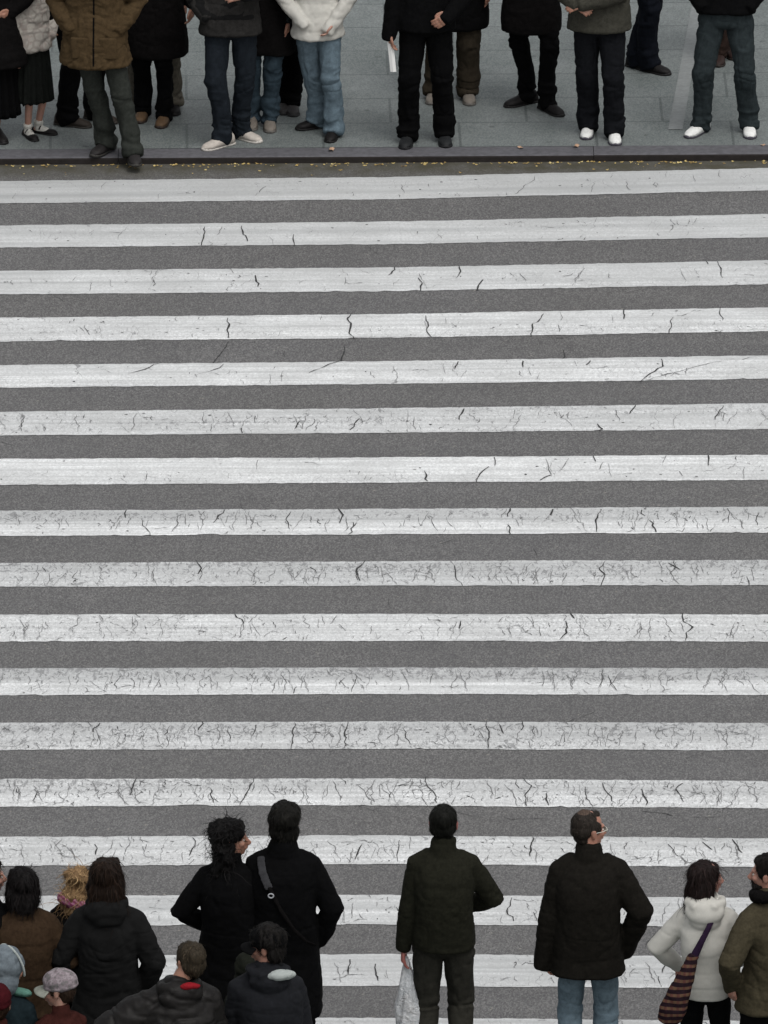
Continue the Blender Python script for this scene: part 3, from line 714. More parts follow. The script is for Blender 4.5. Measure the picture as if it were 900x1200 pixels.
    for i, (sh, el, wr, hd, bk) in enumerate(arms):
        S.tube([sh, (sh + el) / 2, el, (el + wr) / 2, wr], [.042 * s, .041 * s, .036 * s, .033 * s, .024 * s], seg=12)
        hand_solid(S, wr, hd, bk, sp.get('curl', .55), .98 * s, (-1, 1)[i])
    for (a0, kn, an, fwd, fa) in legs:
        S.tube([a0 + (0, 0, .02), a0 * .5 + kn * .5, kn, kn * .6 + an * .4, an, an - (0, 0, .04 * s)], [.062 * bw, .052 * bw, .035 * s, .038 * s, .030 * s, .029 * s], seg=14)
        S.tube([an - (0, 0, .04) - fwd * .02, an - (0, 0, .05) + fwd * .12 * s], [(.034 * s, .03 * s), (.036 * s, .018 * s)], ref=(0, 0, 1) if False else np.cross(fwd, (0, 0, 1)), seg=12)
    S.build('body', [skin_mat(sp.get('skin', (.42, .24, .17)))], root, .0058 if sp.get('hands') else .007, 2)
    # eyes
    for sx in (-1, 1):
        E_ = Solid(); E_.ell(np.array((sx * .031, .0735, -.001)) * hk, np.array((.0115, .0115, .0075)) * hk, T=T, nu=14, nv=10)
        me = bpy.data.meshes.new('eye'); Va = np.concatenate(E_.V); me.from_pydata(Va.tolist(), [], E_.F)
        o = link('eye', me, [EYEW, EYED], root)
        c0 = T(np.array([[sx * .031, .0735 + .0115, -.001]]) * hk)[0]
        for p in me.polygons:
            p.use_smooth = True
            if np.linalg.norm(np.array(p.center) - c0) < .008 * hk: p.material_index = 1
    # hair
    hr = sp.get('hair', ('short', (.012, .009, .007)))
    if hr:
        H = Solid(); e = lambda c, r, **kw: H.ell(np.array(c) * hk, np.array(r) * hk, T=T, **kw); kind = hr[0]; dsp = hairdisp(.005)
        if kind == 'bald':
            e((0, -.052, .012), (.078, .062, .068)); e((0, -.026, .049), (.0765, .088, .077))
            for sx in (-1, 1): e((sx * .058, -.005, .025), (.025, .055, .045))
            e((0, .012, .088), (.045, .06, .028)); e((0, -.05, -.045), (.058, .045, .035))
        else:
            e((0, -.022, .048), (.083, .098, .084)); e((0, -.052, .0), (.077, .058, .072)); e((0, -.045, -.045), (.060, .045, .04))
            for sx in (-1, 1): e((sx * .066, .008, .018), (.014, .032, .038))
            e((0, .052, .078), (.050, .032, .028))
        if kind == 'spiky': dsp = hairdisp(.010, .006)
        if kind == 'thick':
            e((0, -.026, .055), (.096, .110, .092)); e((0, -.05, -.02), (.088, .065, .085)); dsp = hairdisp(.008, .008)
        if kind in ('bob', 'long', 'curly'):
            L = {'bob': .125, 'long': .235, 'curly': .29}[kind]; wd = {'bob': 1.0, 'long': 1.0, 'curly': 1.22}[kind]
            e((0, -.03, .045), (.094 * wd, .105, .088)); e((0, -.055, -.03), (.092 * wd, .066, .095))
            for sx in (-1, 1):
                H.tubeT(T, [np.array(p) * hk for p in ((sx * .07, -.02, .03), (sx * .086 * wd, -.035, -.04), (sx * .083 * wd, -.04, -L * .7), (sx * .07 * wd, -.045, -L))], [(.022 * hk, .05 * hk), (.026 * wd * hk, .055 * hk), (.028 * wd * hk, .05 * hk), (.018 * hk, .035 * hk)], seg=14)
            H.tubeT(T, [np.array(p) * hk for p in ((0, -.07, 0), (0, -.088, -.06), (0, -.100, -L * .7), (0, -.108, -L * 1.05))], [(.085 * wd * hk, .045 * hk), (.092 * wd * hk, .045 * hk), (.09 * wd * hk, .042 * hk), (.06 * wd * hk, .03 * hk)], seg=18)
            dsp = hairdisp(.008, .022 if kind == 'curly' else .003)
        if kind == 'beard':
            e((0, .04, -.075), (.058, .058, .038)); e((0, .07, -.055), (.035, .03, .02))
        ho_ = strands(H, hr[1], root, dsp, seed, kind) if sp.get('group') == NG else H.build('hair', [hair_mat(hr[1])], root, .0055, 2, dsp, seed)
        if kind == 'bald':
            H = Solid(); H.ell(np.array((0, -.03, .055)) * hk, np.array((.058, .066, .080)) * hk, T=T); H.build('thin_hair', [hair_mat((.13, .09, .07))], ho_, .006, 1, hairdisp(.003), seed)
    # hat
    ht = sp.get('hat')
    if ht:
        H = Solid(); e = lambda c, r, **kw: H.ell(np.array(c) * hk, np.array(r) * hk, T=T, **kw)
        if ht[0] == 'beanie':
            e((0, -.02, .062), (.095, .11, .085)); e((0, -.02, .03), (.097, .112, .04))
            H.build('hat', [ht[1]], root, .007, 2, folds(.005, 12, 12), seed)
        elif ht[0] == 'hood':
            e((0, -.030, .045), (.112, .125, .115)); e((0, -.045, -.05), (.115, .10, .11))
            H.build('hood', [ht[1]], root, .008, 3, folds(.009, 10, 10), seed)
            if len(ht) > 2:
                S2 = Solid(); S2.tubeT(T, [np.array((.116 * math.cos(a), .03 - .05 * math.sin(a), .045 + .122 * math.sin(a))) * hk for a in np.linspace(-.5, math.pi + .5, 18)], [.008] * 18, seg=8); S2.build('hood_trim', [ht[2]], root, .006, 1)
        else:
            e((0, -.018, .058), (.093, .112, .080)); e((0, -.018, .03), (.094, .113, .03)); e((0, -.018, .137), (.009, .009, .006))
            cp = H.build('cap', [ht[1]], root, .006, 2, folds(.0025, 10, 10), seed)
            B = Solid(); V = []; Fc = []
            for j in range(7):
                for i in range(13):
                    a = (i / 12 - .5) * 2.1; rr = 1.0 + j / 6 * .62 * math.cos(a * .75)
                    for dz in (0, -.005):
                        V.append((math.sin(a) * .092 * rr, -.018 + math.cos(a) * .108 * rr, .028 - .014 * j / 6 - .30 * (math.sin(a) * .092 * rr) ** 2 / .09 * .5 + dz))
            idx = lambda j, i, d: (j * 13 + i) * 2 + d
            for j in range(6):
                for i in range(12):
                    Fc.append((idx(j, i, 0), idx(j + 1, i, 0), idx(j + 1, i + 1, 0), idx(j, i + 1, 0))); Fc.append((idx(j, i, 1), idx(j, i + 1, 1), idx(j + 1, i + 1, 1), idx(j + 1, i, 1)))
            for i in range(12): Fc.append((idx(6, i, 0), idx(6, i, 1), idx(6, i + 1, 1), idx(6, i + 1, 0)))
            for j in range(6): Fc.append((idx(j, 0, 0), idx(j, 0, 1), idx(j + 1, 0, 1), idx(j + 1, 0, 0))); Fc.append((idx(j, 12, 0), idx(j + 1, 12, 0), idx(j + 1, 12, 1), idx(j, 12, 1)))
            me = bpy.data.meshes.new('cap_brim'); me.from_pydata(T(np.array(V) * hk).tolist(), [], Fc); link('cap_brim', me, [ht[2] if len(ht) > 2 else ht[1]], cp)
            for p in me.polygons: p.use_smooth = True
    if sp.get('glasses'):
        Gs = Solid()
        for sx in (-1, 1):
            ring = [np.array((sx * .033 + .022 * math.cos(a), .094, -.002 + .016 * math.sin(a))) * hk for a in np.linspace(0, 2 * math.pi, 15)]
            Gs.tubeT(T, ring, [.0022] * 15, seg=6); Gs.tubeT(T, [np.array(p) * hk for p in ((sx * .056, .092, .002), (sx * .074, .05, .002), (sx * .079, -.005, .004))], [.0022] * 3, seg=6)
        Gs.tubeT(T, [np.array(p) * hk for p in ((-.012, .098, 0), (0, .102, .003), (.012, .098, 0))], [.002] * 3, seg=6)
        me = bpy.data.meshes.new('glasses'); me.from_pydata(np.concatenate(Gs.V).tolist(), [], Gs.F); link('glasses', me, [simple('spectacle_metal', (.5, .5, .45), .3, .6)], root)
        for sx in (-1, 1):
            L_ = Solid(); L_.ell(np.array((sx * .033, .095, -.002)) * hk, np.array((.021, .002, .015)) * hk, T=T); me = bpy.data.meshes.new('lens'); me.from_pydata(np.concatenate(L_.V).tolist(), [], L_.F)
            link('lens', me, [simple('lens_glint', (.55, .6, .55), .08, .9)], root)
    # trousers or skirt
    tr = sp.get('trousers')
    if tr:
        Tm, fl = tr[0], (tr[1] if len(tr) > 1 else 1.0) * .95; th = (tr[2] if len(tr) > 2 else 1.0) * .94
        S = Solid(); S.tube([torso(.22), torso(.08), torso(-.03), hip + (0, 0, -.06)], [(.155 * bw, .11 * bw), (.168 * bw, .12 * bw), (.172 * bw, .125 * bw), (.155 * bw, .115 * bw)], seg=24, power=2.3)
        for (a0, kn, an, fwd, fa) in legs:
            e1 = an + fwd * .012 + np.array((0, 0, -.02 * s)); e2 = an + fwd * .03 + np.array((0, 0, -.052 * s))
            S.tube([a0 + (0, 0, .0), a0 * .62 + kn * .38, kn + fwd * .005, kn * .5 + an * .5 - fwd * .012, an * .85 + kn * .15, e1, e2],
                   [.094 * bw * th, .085 * bw * th, .068 * bw * th, .065 * bw * th * (fl * .5 + .5), .064 * bw * fl, (.062 * bw * fl, .072 * bw * fl), (.060 * bw * fl, .075 * bw * fl)], seg=20, ref=np.cross(fwd, (0, 0, 1)), cap=.15)
        S.build('trousers', [Tm], root, .008, 3, trouser_folds(s, .020), seed + 1)
    sk = sp.get('skirt')
    if sk:
        zt, zb, w_ = 1.02 * s, sk[1], sk[2]; V = []; Fc = []; n = 96; m = 26
        for j in range(m):
            t = j / (m - 1); z = zt + (zb - zt) * t; c = hip + np.array((0, 0, 0)); rx = (.15 + (w_ - .15) * t ** .8) * bw; ry = (.11 + (w_ * .8 - .11) * t ** .8) * bw
            for i in range(n):
                a = i / n * 2 * math.pi; pl = 1 + (.02 + .09 * t) * math.sin(a * 17 + math.sin(a * 3) * 1.2 + t * .5)
                V.append((c[0] + rx * pl * math.cos(a), c[1] + ry * pl * math.sin(a), z + (.008 * math.sin(a * 17) if t == 1 else 0)))
        for j in range(m - 1):
            for i in range(n): Fc.append((j * n + i, (j + 1) * n + i, (j + 1) * n + (i + 1) % n, j * n + (i + 1) % n))
        me = bpy.data.meshes.new('skirt'); me.from_pydata(V, [], Fc); o = link('skirt', me, [sk[0]], root); sm = o.modifiers.new('t', 'SOLIDIFY'); sm.thickness = .006
        for p in me.polygons: p.use_smooth = True
    # shoes
    shc = sp.get('shoes', ((.012, .011, .011), (.02, .018, .016)))
    for (a0, kn, an, fwd, fa) in legs:
        side = np.cross(fwd, (0, 0, 1)); o0 = np.array((an[0], an[1], 0)); k = s * sp.get('foot', 1.0); raise_ = an[2] - .085 * s
        def sh(prof, z0, name, mt, vox, par=None):
            V = []; Fc = []; m = 16
            for (f_, hw, ht_) in prof:
                for i in range(m):
                    a = i / m * 2 * math.pi; X = hw * k * math.cos(a); q = math.sin(a)
                    Z = z0 + (ht_ - z0) * (max(0, q) ** .75) if q > 0 else z0 + .0
                    if q <= 0: X = hw * k * np.sign(math.cos(a)) * abs(math.cos(a)) ** .6
                    V.append(o0 + fwd * f_ * k + side * X + np.array((0, 0, (Z if q > 0 else z0) * k + raise_)))
            n = len(prof)
            for j in range(n - 1):
                for i in range(m): Fc.append((j * m + i, j * m + (i + 1) % m, (j + 1) * m + (i + 1) % m, (j + 1) * m + i))
            Fc.append(tuple(range(m))[::-1]); Fc.append(tuple((n - 1) * m + i for i in range(m)))
            me = bpy.data.meshes.new(name); me.from_pydata([tuple(v) for v in V], [], Fc)
            for p in me.polygons: p.use_smooth = True
            return link(name, me, [mt], par or root)
        lowcut = sp.get('lowcut')
        up = [(-.083, .012, .05), (-.078, .026, .075), (-.055, .034, .10), (-.01, .038, .105), (.03, .041, .092), (.07, .044, .072), (.11, .047, .058), (.145, .045, .050), (.17, .036, .042), (.187, .022, .033), (.193, .008, .024)]
        if lowcut: up = [(f_, w_, min(z_, .038 if -.05 < f_ < .09 else .05)) for f_, w_, z_ in up]
        up_o = sh(up, .014, 'shoe', simple('shoe_upper', shc[0], .6, .18, 40, .25), 0)
        sh([(-.088, .014, .024), (-.082, .030, .024), (-.055, .038, .024), (0, .038, .024), (.06, .045, .024), (.11, .051, .024), (.15, .049, .024), (.18, .036, .024), (.198, .012, .024)], .002, 'sole', simple('shoe_sole', shc[1], .7, .3, 60, .2), 0, up_o)
        if lowcut:
            st = Solid(); st.tube([o0 + side * (-.036) * k + fwd * .02 + (0, 0, .035), o0 + fwd * .03 + (0, 0, .078), o0 + side * .036 * k + fwd * .02 + (0, 0, .035)], [.006, .006, .006], seg=8)
            me = bpy.data.meshes.new('strap'); me.from_pydata(np.concatenate(st.V).tolist(), [], st.F); link('strap', me, [simple('shoe_upper', shc[0], .6, .18, 40, .25)], up_o)
    if sp.get('socks'):
        for (a0, kn, an, fwd, fa) in legs:
            S = Solid(); z = sp['socks'][1]; t = min(1, (z - an[2]) / (kn[2] - an[2])); top = an + (kn - an) * t
            S.tube([top, an * .6 + top * .4, an, an - (0, 0, .035) + fwd * .0, an - (0, 0, .045) + fwd * .07], [.047 * s, .045 * s, .039 * s, .040 * s, .035 * s], seg=14); S.build('stocking', [sp['socks'][0]], root, .007, 2)
    # jacket / coat
    for (jm, o) in sp.get('tops', ()):
        hem = o.get('hem', .86) * s; b = o.get('bulk', 1.0); fl = o.get('flare', 1.0); wst = o.get('waist', 1.0); S = Solid()
        zs = [hem, max(hem + .03, .0)]; 
        pts = []; rad = []
        def tz(z):  # torso centre at height z
            t = (z - hip[2]) / (sh_c[2] - hip[2]); 
            return torso(t) if t > 0 else np.array((hip[0], hip[1] - .0, z))
        prof = [(.50, .225, .175), (.70, .215, .165), (.86, .185, .146), (.98, .176, .138), (1.08, .164 * wst, .132 * wst), (1.20, .166, .136), (1.29, .170, .134), (1.35, .160, .120), (1.39, .138, .104), (1.425, .108, .088), (1.46, .082, .072)]
        zz = [hem] + [p[0] * s for p in prof if p[0] * s > hem + .04]
        for z in zz:
            rx = float(np.interp(z / s, [p[0] for p in prof], [p[1] for p in prof])); ry = float(np.interp(z / s, [p[0] for p in prof], [p[2] for p in prof]))
            f_ = 1 + (fl - 1) * max(0, (1.05 - z / s) / .5); c = tz(z); c[2] = z - bend * .25 * max(0, (z - hip[2]) / (sh_c[2] - hip[2])); up_ = 1 + (b - 1) * (1 if z / s < 1.4 else .5)
            pts.append(c); rad.append((rx * bw * up_ * f_, ry * bw * up_ * f_))
        S.tube(pts, rad, seg=32, power=2.35, cap=.12)
        lift = o.get('sleeve', 1.0) * b
        for i, (sh_, el, wr, hd, bk) in enumerate(arms):
            if o.get('no_sleeve'): break
            d_ = unit(wr - el); cuff = wr + d_ * o.get('cuff', .02)
            S.tube([sh_c * .5 + sh_ * .5 + (0, 0, .008), sh_ + (0, 0, -.004), sh_ * .55 + el * .45, el, el * .5 + wr * .5, cuff - d_ * .03, cuff], [.060 * s * lift, .067 * s * lift, .064 * s * lift, .060 * s * lift, .054 * s * lift, .046 * s * lift, .043 * s * lift], seg=18, cap=.25)
        cl = o.get('collar', 'stand')
        if cl == 'stand': S.tube([nk + (0, -.012, -.05), nk + (0, -.006, .0), nk + (0, .004, .045 * s)], [(.085 * s, .08 * s), (.074 * s, .072 * s), (.070 * s, .070 * s)], seg=20, cap=.1)
        elif cl == 'turn':
            S.tube([nk + (0, -.015, -.05), nk + (0, -.012, .0), nk + (0, .0, .03 * s)], [(.10 * s, .088 * s), (.086 * s, .08 * s), (.072 * s, .072 * s)], seg=20, cap=.1)
        if o.get('hood'):
            S.ell(nk + (0, -.095, -.035), (.125 * s, .060 * s, .085 * s), rx=R(-25)); S.ell(nk + (0, -.10, -.085), (.10 * s, .045 * s, .085 * s))
            for sx in (-1, 1): S.tube([nk + (sx * .03, .07, -.02), nk + (sx * .092, .01, .0), nk + (sx * .10, -.06, .005), nk + (sx * .05, -.125, .0)], [.022, .026, .028, .026], seg=12)
        dd = o.get('disp', folds(.010))
        ob = S.build(o.get('name', 'jacket'), [jm], root, .008, 8, dd, seed + 3)
        if o.get('seam'):      # zip, buttons band or centre seam
            V = []; Fc = []; ny = o['seam']; n = 30
            z0, z1 = hem + .02, 1.38 * s
            bv = ob.data
            from mathutils.bvhtree import BVHTree
            bvh = BVHTree.FromPolygons([v.co[:] for v in bv.vertices], [tuple(p.vertices) for p in bv.polygons])
            for i in range(n):
                z = z0 + (z1 - z0) * i / (n - 1); c = tz(z)
                for dx in (-.006, .006):
                    hit = bvh.ray_cast(Vector((c[0] + dx, c[1] + ny * .6, z)), Vector((0, -ny, 0)))
                    y = hit[0].y if hit[0] else c[1] + ny * .14
                    V.append((c[0] + dx, y + ny * .002, z))
            for i in range(n - 1): Fc.append((2 * i, 2 * i + 1, 2 * i + 3, 2 * i + 2))
            me = bpy.data.meshes.new('seam'); me.from_pydata(V, [], Fc); link('seam', me, [o['seam_mat']], ob)
        if o.get('lining'):    # coloured hood lining lying open at the nape
            Sx = Solid(); Sx.ell(nk + np.array(o['lining'][1]), o['lining'][2], rx=R(-18)); Sx.build('hood_lining', [o['lining'][0]], ob, .006, 2, folds(.006, 14, 14), seed + 8)
        if o.get('pockets'):
            for sx in (-1, 1):
                c = tz(hem + .17 * s); Pk = Solid(); ry = rad[1][1]
                Pk.tube([np.array((c[0] + sx * .10, c[1] + ry * .93, hem + .07)), np.array((c[0] + sx * .10, c[1] + ry * .93, hem + .22))], [(.062, .016), (.066, .014)], seg=16, power=3.5, cap=.2)
                Pk.build('pocket', [jm], ob, .007, 1, folds(.004, 9, 9), seed + 9 + sx)
    if sp.get('scarf'):
        S = Solid(); ring = [nk + np.array((.088 * math.cos(a), .085 * math.sin(a) - .005, .012 + .012 * math.sin(2 * a))) for a in np.linspace(0, 2 * math.pi, 17)]
        S.tube(ring, [.036] * 17, seg=12); 
        if sp['scarf'][1]: S.tube([nk + np.array(p) for p in sp['scarf'][1]], [(.040, .022)] * len(sp['scarf'][1]), seg=12)
        S.build('scarf', [sp['scarf'][0]], root, .007, 2, folds(.010, 16, 12), seed + 6)
    if sp.get('face_bits'): sp['face_bits'](root, T)
    return dict(root=root, arms=arms, hip=hip, nk=nk, T=T, hc=hc, sh=sh_c)

EYEW = simple('eye_white', (.38, .34, .31), .25, .5); EYED = simple('eye_iris', (.03, .018, .01), .2, .5)

def to_world(r, p):
    a = r.rotation_euler.z; return (r.location[0] + p[0] * math.cos(a) - p[1] * math.sin(a), r.location[1] + p[0] * math.sin(a) + p[1] * math.cos(a), r.location[2] + p[2])
def solid_thing(S, name, mats, label, cat, voxel=.007, smooth=2, disp=None, seed=1, group=None):
    o = S.build(name, mats, None, voxel, smooth, disp, seed); return tag(o, label, cat, group)

# ------------------------------------------------------------------ clothes palette (real surface colours)
BLK = cloth((.0055, .0055, .006)); BLK2 = cloth((.009, .008, .008), 'wool'); BLKSH = cloth((.009, .009, .009), 'shell'); BLKL = cloth((.014, .012, .011), 'leather')
BLKT = cloth((.005, .005, .0055)); CHAR = cloth((.040, .038, .036), 'wool'); TAN = cloth((.105, .070, .036), 'plain', var=.25)
GREY_GREEN = cloth((.050, .055, .048), 'plain'); DKJEAN = cloth((.022, .028, .036), 'denim'); JEAN = cloth((.060, .090, .115), 'denim'); LTJEAN = cloth((.19, .26, .31), 'denim')
GRJEAN = cloth((.040, .052, .056), 'denim'); WHITE = cloth((.74, .72, .66), 'shell', var=.10); CREAM = cloth((.60, .56, .50), 'floral', var=.1)
BEIGE = cloth((.20, .18, .145)); OLBR = cloth((.060, .048, .034)); OLIVE_SW = cloth((.075, .072, .058), 'wool'); DKOLIVE = cloth((.025, .025, .017), 'wool')
BRNBLK = cloth((.018, .016, .013), 'wool'); BROWN = cloth((.062, .038, .022), 'wool'); OLCOAT = cloth((.085, .072, .045), 'wool'); TROU = cloth((.046, .044, .036))
RED = cloth((.38, .02, .03)); TEAL = cloth((.018, .030, .036)); GREYBL = cloth((.22, .26, .29), 'shell', var=.15); PALE = cloth((.50, .54, .52)); GREENV = cloth((.16, .34, .27))
CAMO = cloth((.35, .30, .32), 'camo'); STRAPM = cloth((.065, .065, .07)); PINK = cloth((.42, .10, .22), 'scarf'); GREYSL = cloth((.12, .15, .16)); REDBR = cloth((.07, .022, .018))


Zf = KZ
def foot(px, py, a): x, y = at(px, py, Zf); return (x, y, a)
def far(f1, f2, **k):
    fx = [foot(*f1), foot(*f2)]; b = ((fx[0][0] + fx[1][0]) / 2, (fx[0][1] + fx[1][1]) / 2, Zf)
    k.setdefault('face', 180); k.setdefault('group', FG)
    return person(dict(base=b, feet=fx, **k))
def near(px, py, h, **k):   # pixel of the top of the head
    x, y = at(px, py, KZ + h + .01); k.setdefault('group', NG)
    return person(dict(base=(x, y, KZ), h=h, **k))

SK = (.40, .23, .16); SKP = (.50, .31, .24); SKD = (.30, .17, .12)
DK = (.010, .008, .007); BR = (.035, .018, .010); SHB = ((.007, .006, .006), (.010, .009, .009)); SHW = ((.66, .66, .64), (.06, .055, .07))
SHC = ((.42, .38, .34), (.50, .47, .43)); SHG = ((.16, .14, .12), (.12, .11, .10)); SHBR = ((.09, .055, .03), (.03, .02, .015))
PK = ('pocket', 'pocket')

# ---- far pavement, from the left edge of the view (the upper bodies stand above the frame)
far((-22, 164, 190), (-2, 163, 200), hip=(0, 0), h=1.68, label='person in a long black coat and long black skirt, leftmost on the far pavement',
    hair=('bob', DK), skirt=(BLK, .20, .22), tops=[(BLK2, dict(hem=.62, bulk=1.12, flare=1.25, name='coat', collar='turn'))], arms=('akimbo', 'pocket'), shoes=SHB)
far((35, 161, 205), (50, 156, 245), hip=(-.03, 0), face=215, h=1.36, label='girl in a cream patterned jacket, dark pleated knee skirt and black strap shoes', cat='girl',
    hair=('long', BR), skirt=(cloth((.016, .018, .016), 'wool'), .27, .205), tops=[(CREAM, dict(hem=.845, bulk=1.12, flare=.95, name='jacket', disp=folds(.012, 11, 11), collar='turn'))],
    arms=('pocket', 'down'), shoes=SHB, lowcut=True, socks=(WHITE, .085), skin=SKP, hands=True)
far((84, 147, 250), (117, 141, 235), hip=(-.09, 0), face=215, h=1.78, label='person in black trousers standing half hidden behind the man in the tan jacket',
    trousers=(BLKT, 1.15, 1.12), tops=[(BLK, dict(hem=.84))], arms=('down', 'down'), shoes=((.028, .022, .018), (.03, .026, .022)))
far((122, 179, 148), (157, 189, 188), hip=(-.16, .02), face=176, h=1.78, label='man in a tan jacket and grey green trousers, toes over the kerb', cat='man',
    trousers=(GREY_GREEN, 1.18, .98), tops=[(TAN, dict(hem=.705, bulk=1.24, flare=.93, name='jacket', seam=1, seam_mat=BLK, pockets=True, disp=folds(.016, 9, 11)))], arms=PK, shoes=((.020, .018, .018), (.035, .033, .03)))
far((167, 138, 170), (192, 144, 168), hip=(.02, 0), face=165, h=1.72, label='person in a long black coat and brown toed shoes beside the tan jacket man',
    trousers=(BLKT, 1.0), tops=[(BLK2, dict(hem=.53, bulk=1.14, flare=.95, name='coat', collar='turn'))], arms=(((-.30, .06, .93), (-1, -.4, 0)), 'pocket'), shoes=SHBR, hands=True)
far((157, 128, 180), (203, 129, 185), hip=(.0, 0), h=1.74, label='person in wide beige trousers mostly hidden behind the long black coat', trousers=(BEIGE, 1.15, 1.05), tops=[(BLK, dict(hem=.9))], shoes=SHB)
far((257, 172, 128), (287, 163, 232), hip=(-.01, 0), face=182, h=1.77, label='man in a black and charcoal jacket, dark jeans and cream trainers', cat='man',
    trousers=(DKJEAN, 1.0, 1.08), tops=[(CHAR, dict(hem=.83, bulk=1.16, flare=.97, name='jacket', disp=folds(.012, 6, 7))), (BLKSH, dict(hem=.93, bulk=1.15, name='jacket_yoke'))], arms=(((-.10, .22, 1.17), (-1, -.4, 0), (.9, .3, 0), (0, .8, .6)), 'pocket'), shoes=SHC, hands=True)
far((295, 147, 178), (316, 149, 182), hip=(.03, 0), h=1.74, label='person in a long black coat and blue jeans behind the cream trainers man',
    trousers=(JEAN, 1.0), tops=[(BLK2, dict(hem=.585, bulk=1.04, name='coat')), (GREYSL, dict(hem=1.15, bulk=1.04, name='sleeves'))], arms=(((-.17, .10, .80), (-.6, -1, 0)), 'down'), shoes=SHG, hands=True)
far((333, 128, 178), (343, 130, 183), hip=(.02, 0), h=1.75, label='person in black trousers and black boots seen between the blue jeans and the white jacket', trousers=(BLKT, 1.0, 1.1), tops=[(BLK, dict(hem=.93, bulk=1.05))], shoes=((.035, .033, .033), (.03, .03, .03)))
far((368, 150, 112), (390, 161, 168), hip=(-.04, 0), face=190, h=1.64, label='woman in a white padded jacket and pale blue jeans with black shoes', cat='woman',
    trousers=(LTJEAN, 1.25, 1.08), tops=[(WHITE, dict(hem=.79, bulk=1.06, cuff=.09, flare=1.0, waist=.95, name='jacket', disp=puffer(.10, .006)))],
    arms=(((-.10, .15, .93), (-1, -.05, 0), (.5, .3, -.8)), 'pocket'), hair=('long', BR), shoes=SHB, skin=SKP)
SUITP = far((477, 168, 172), (521, 166, 184), hip=(.0, 0), h=1.80, label='man in a black suit and black shoes holding a folded white paper', cat='man',
    trousers=(BLKT, 1.12, 1.12), tops=[(BLK, dict(hem=.84, bulk=1.12, cuff=.07, name='jacket', disp=folds(.007)))], arms=(((-.17, .19, 1.0), (-1, -.3, 0), (.6, .3, -.4), (-.3, 1, .2)), ((.25, .08, .845), (1, -.6, 0))), shoes=((.012, .013, .014), (.010, .010, .011)), hands=True)

far((508, 116, 172), (549, 117, 184), hip=(.03, 0), h=1.78, label='person in baggy brown olive trousers and black coat behind the man in the black suit', trousers=(OLBR, 1.2, 1.2), tops=[(BLK, dict(hem=.57, bulk=1.1, name='coat'))], shoes=SHG)
far((612, 122, 122), (645, 131, 214), hip=(-.04, 0), h=1.78, label='person in a straight knee length black coat and black boots, feet turned out',
    trousers=(BLKT, .92), tops=[(BLK2, dict(hem=.595, bulk=1.08, flare=.90, name='coat', disp=folds(.006)))], arms=PK, shoes=SHB)
far((689, 157, 172), (720, 164, 183), hip=(-.02, 0), face=176, h=1.74, label='man in an olive grey sweater and black trousers with bright white trainers', cat='man',
    trousers=(cloth((.013, .014, .017), 'denim'), 1.15, 1.15), tops=[(OLIVE_SW, dict(hem=.83, cuff=.05, bulk=1.26, flare=.95, name='sweater', disp=folds(.010, 6, 5), collar='turn'))],
    arms=(((.09, .23, 1.09), (-1, -.3, 0), (.9, .3, -.2), (0, .8, .6)), ((.17, .21, 1.08), (1, -.3, 0), (-.7, .3, -.3), (0, .8, .6))), shoes=SHW, hands=True)
far((752, 80, 235), (765, 84, 235), hip=(-.02, 0), face=230, h=1.8, label='person in dark trousers standing furthest back on the pavement, turned sideways', trousers=(cloth((.010, .012, .018)), 1.1, 1.1), tops=[(BLK, dict(hem=.84))], shoes=SHB)
far((818, 156, 146), (878, 156, 182), hip=(.01, 0), face=178, h=1.78, label='man in a black jacket and grey blue jeans with white trainers, legs spread apart', cat='man',
    trousers=(GRJEAN, 1.1, 1.08), tops=[(BLK, dict(hem=.90, bulk=1.14, name='jacket'))], arms=PK, shoes=SHW)
far((843, 72, 175), (858, 64, 185), hip=(0, 0), h=1.76, label='person with dark brown shoes glimpsed between the spread legs in grey blue jeans', trousers=(cloth((.035, .022, .018)), .95), tops=[(BLK, dict(hem=.84))], shoes=((.022, .012, .010), (.02, .015, .012)))

# ---- near kerb, seen from behind
near(-16, 1003, 1.70, label='dark haired person cut by the left edge behind the brown sweater', hair=('long', DK), head=(-50, 0), face=-20, trousers=(BLKT,), tops=[(BLK, dict())], skin=SKP)
near(26, 1014, 1.66, label='person with a dark bob and a brown wool sweater', hair=('bob', (.008, .006, .006)), face=8, head=(5, 0), trousers=(BLKT,), bw=1.02,
     tops=[(BROWN, dict(hem=.80, bulk=1.08, name='sweater', collar='turn', disp=folds(.008, 5, 5)))], arms=PK)
near(91, 1012, 1.48, label='blonde person with a pink striped scarf in front of the brown haired woman', hair=('curly', (.42, .26, .13)), face=-10, head=(25, 0), hk=.88, trousers=(BLKT,), tops=[(BLK2, dict(hem=.8, name='coat'))],
     scarf=(PINK, ((.03, -.06, .0), (.035, -.115, -.06), (.03, -.14, -.14), (.02, -.15, -.22))), skin=SKP)
near(126, 1007, 1.70, label='woman with thick brown hair and a long black coat beside the brown sweater', cat='woman', hair=('long', (.020, .011, .007)), face=-5, head=(-12, 0), bw=.98, hk=1.08, trousers=(BLKT,),
     tops=[(BLKSH, dict(hem=.62, bulk=1.08, flare=1.12, sleeve=1.1, name='coat', hood=True, disp=folds(.013, 6, 8)))], arms=('pocket', ((.205, .06, .89), (1, -.5, 0), (-.8, -.3, -.3))))
near(270, 959, 1.69, label='woman with long curly black hair in a black coat, face turned right towards her companion', cat='woman', hair=('curly', (.007, .006, .006)), face=-12, head=(-76, 4), bw=.96, trousers=(BLKT,),
     tops=[(BLK, dict(hem=.50, bulk=1.10, flare=1.0, name='coat', disp=folds(.010)))], arms=(((-.155, .10, 1.01), (-1, -.75, 0), (.6, .3, -.2)), 'pocket'), skin=(.44, .25, .18))
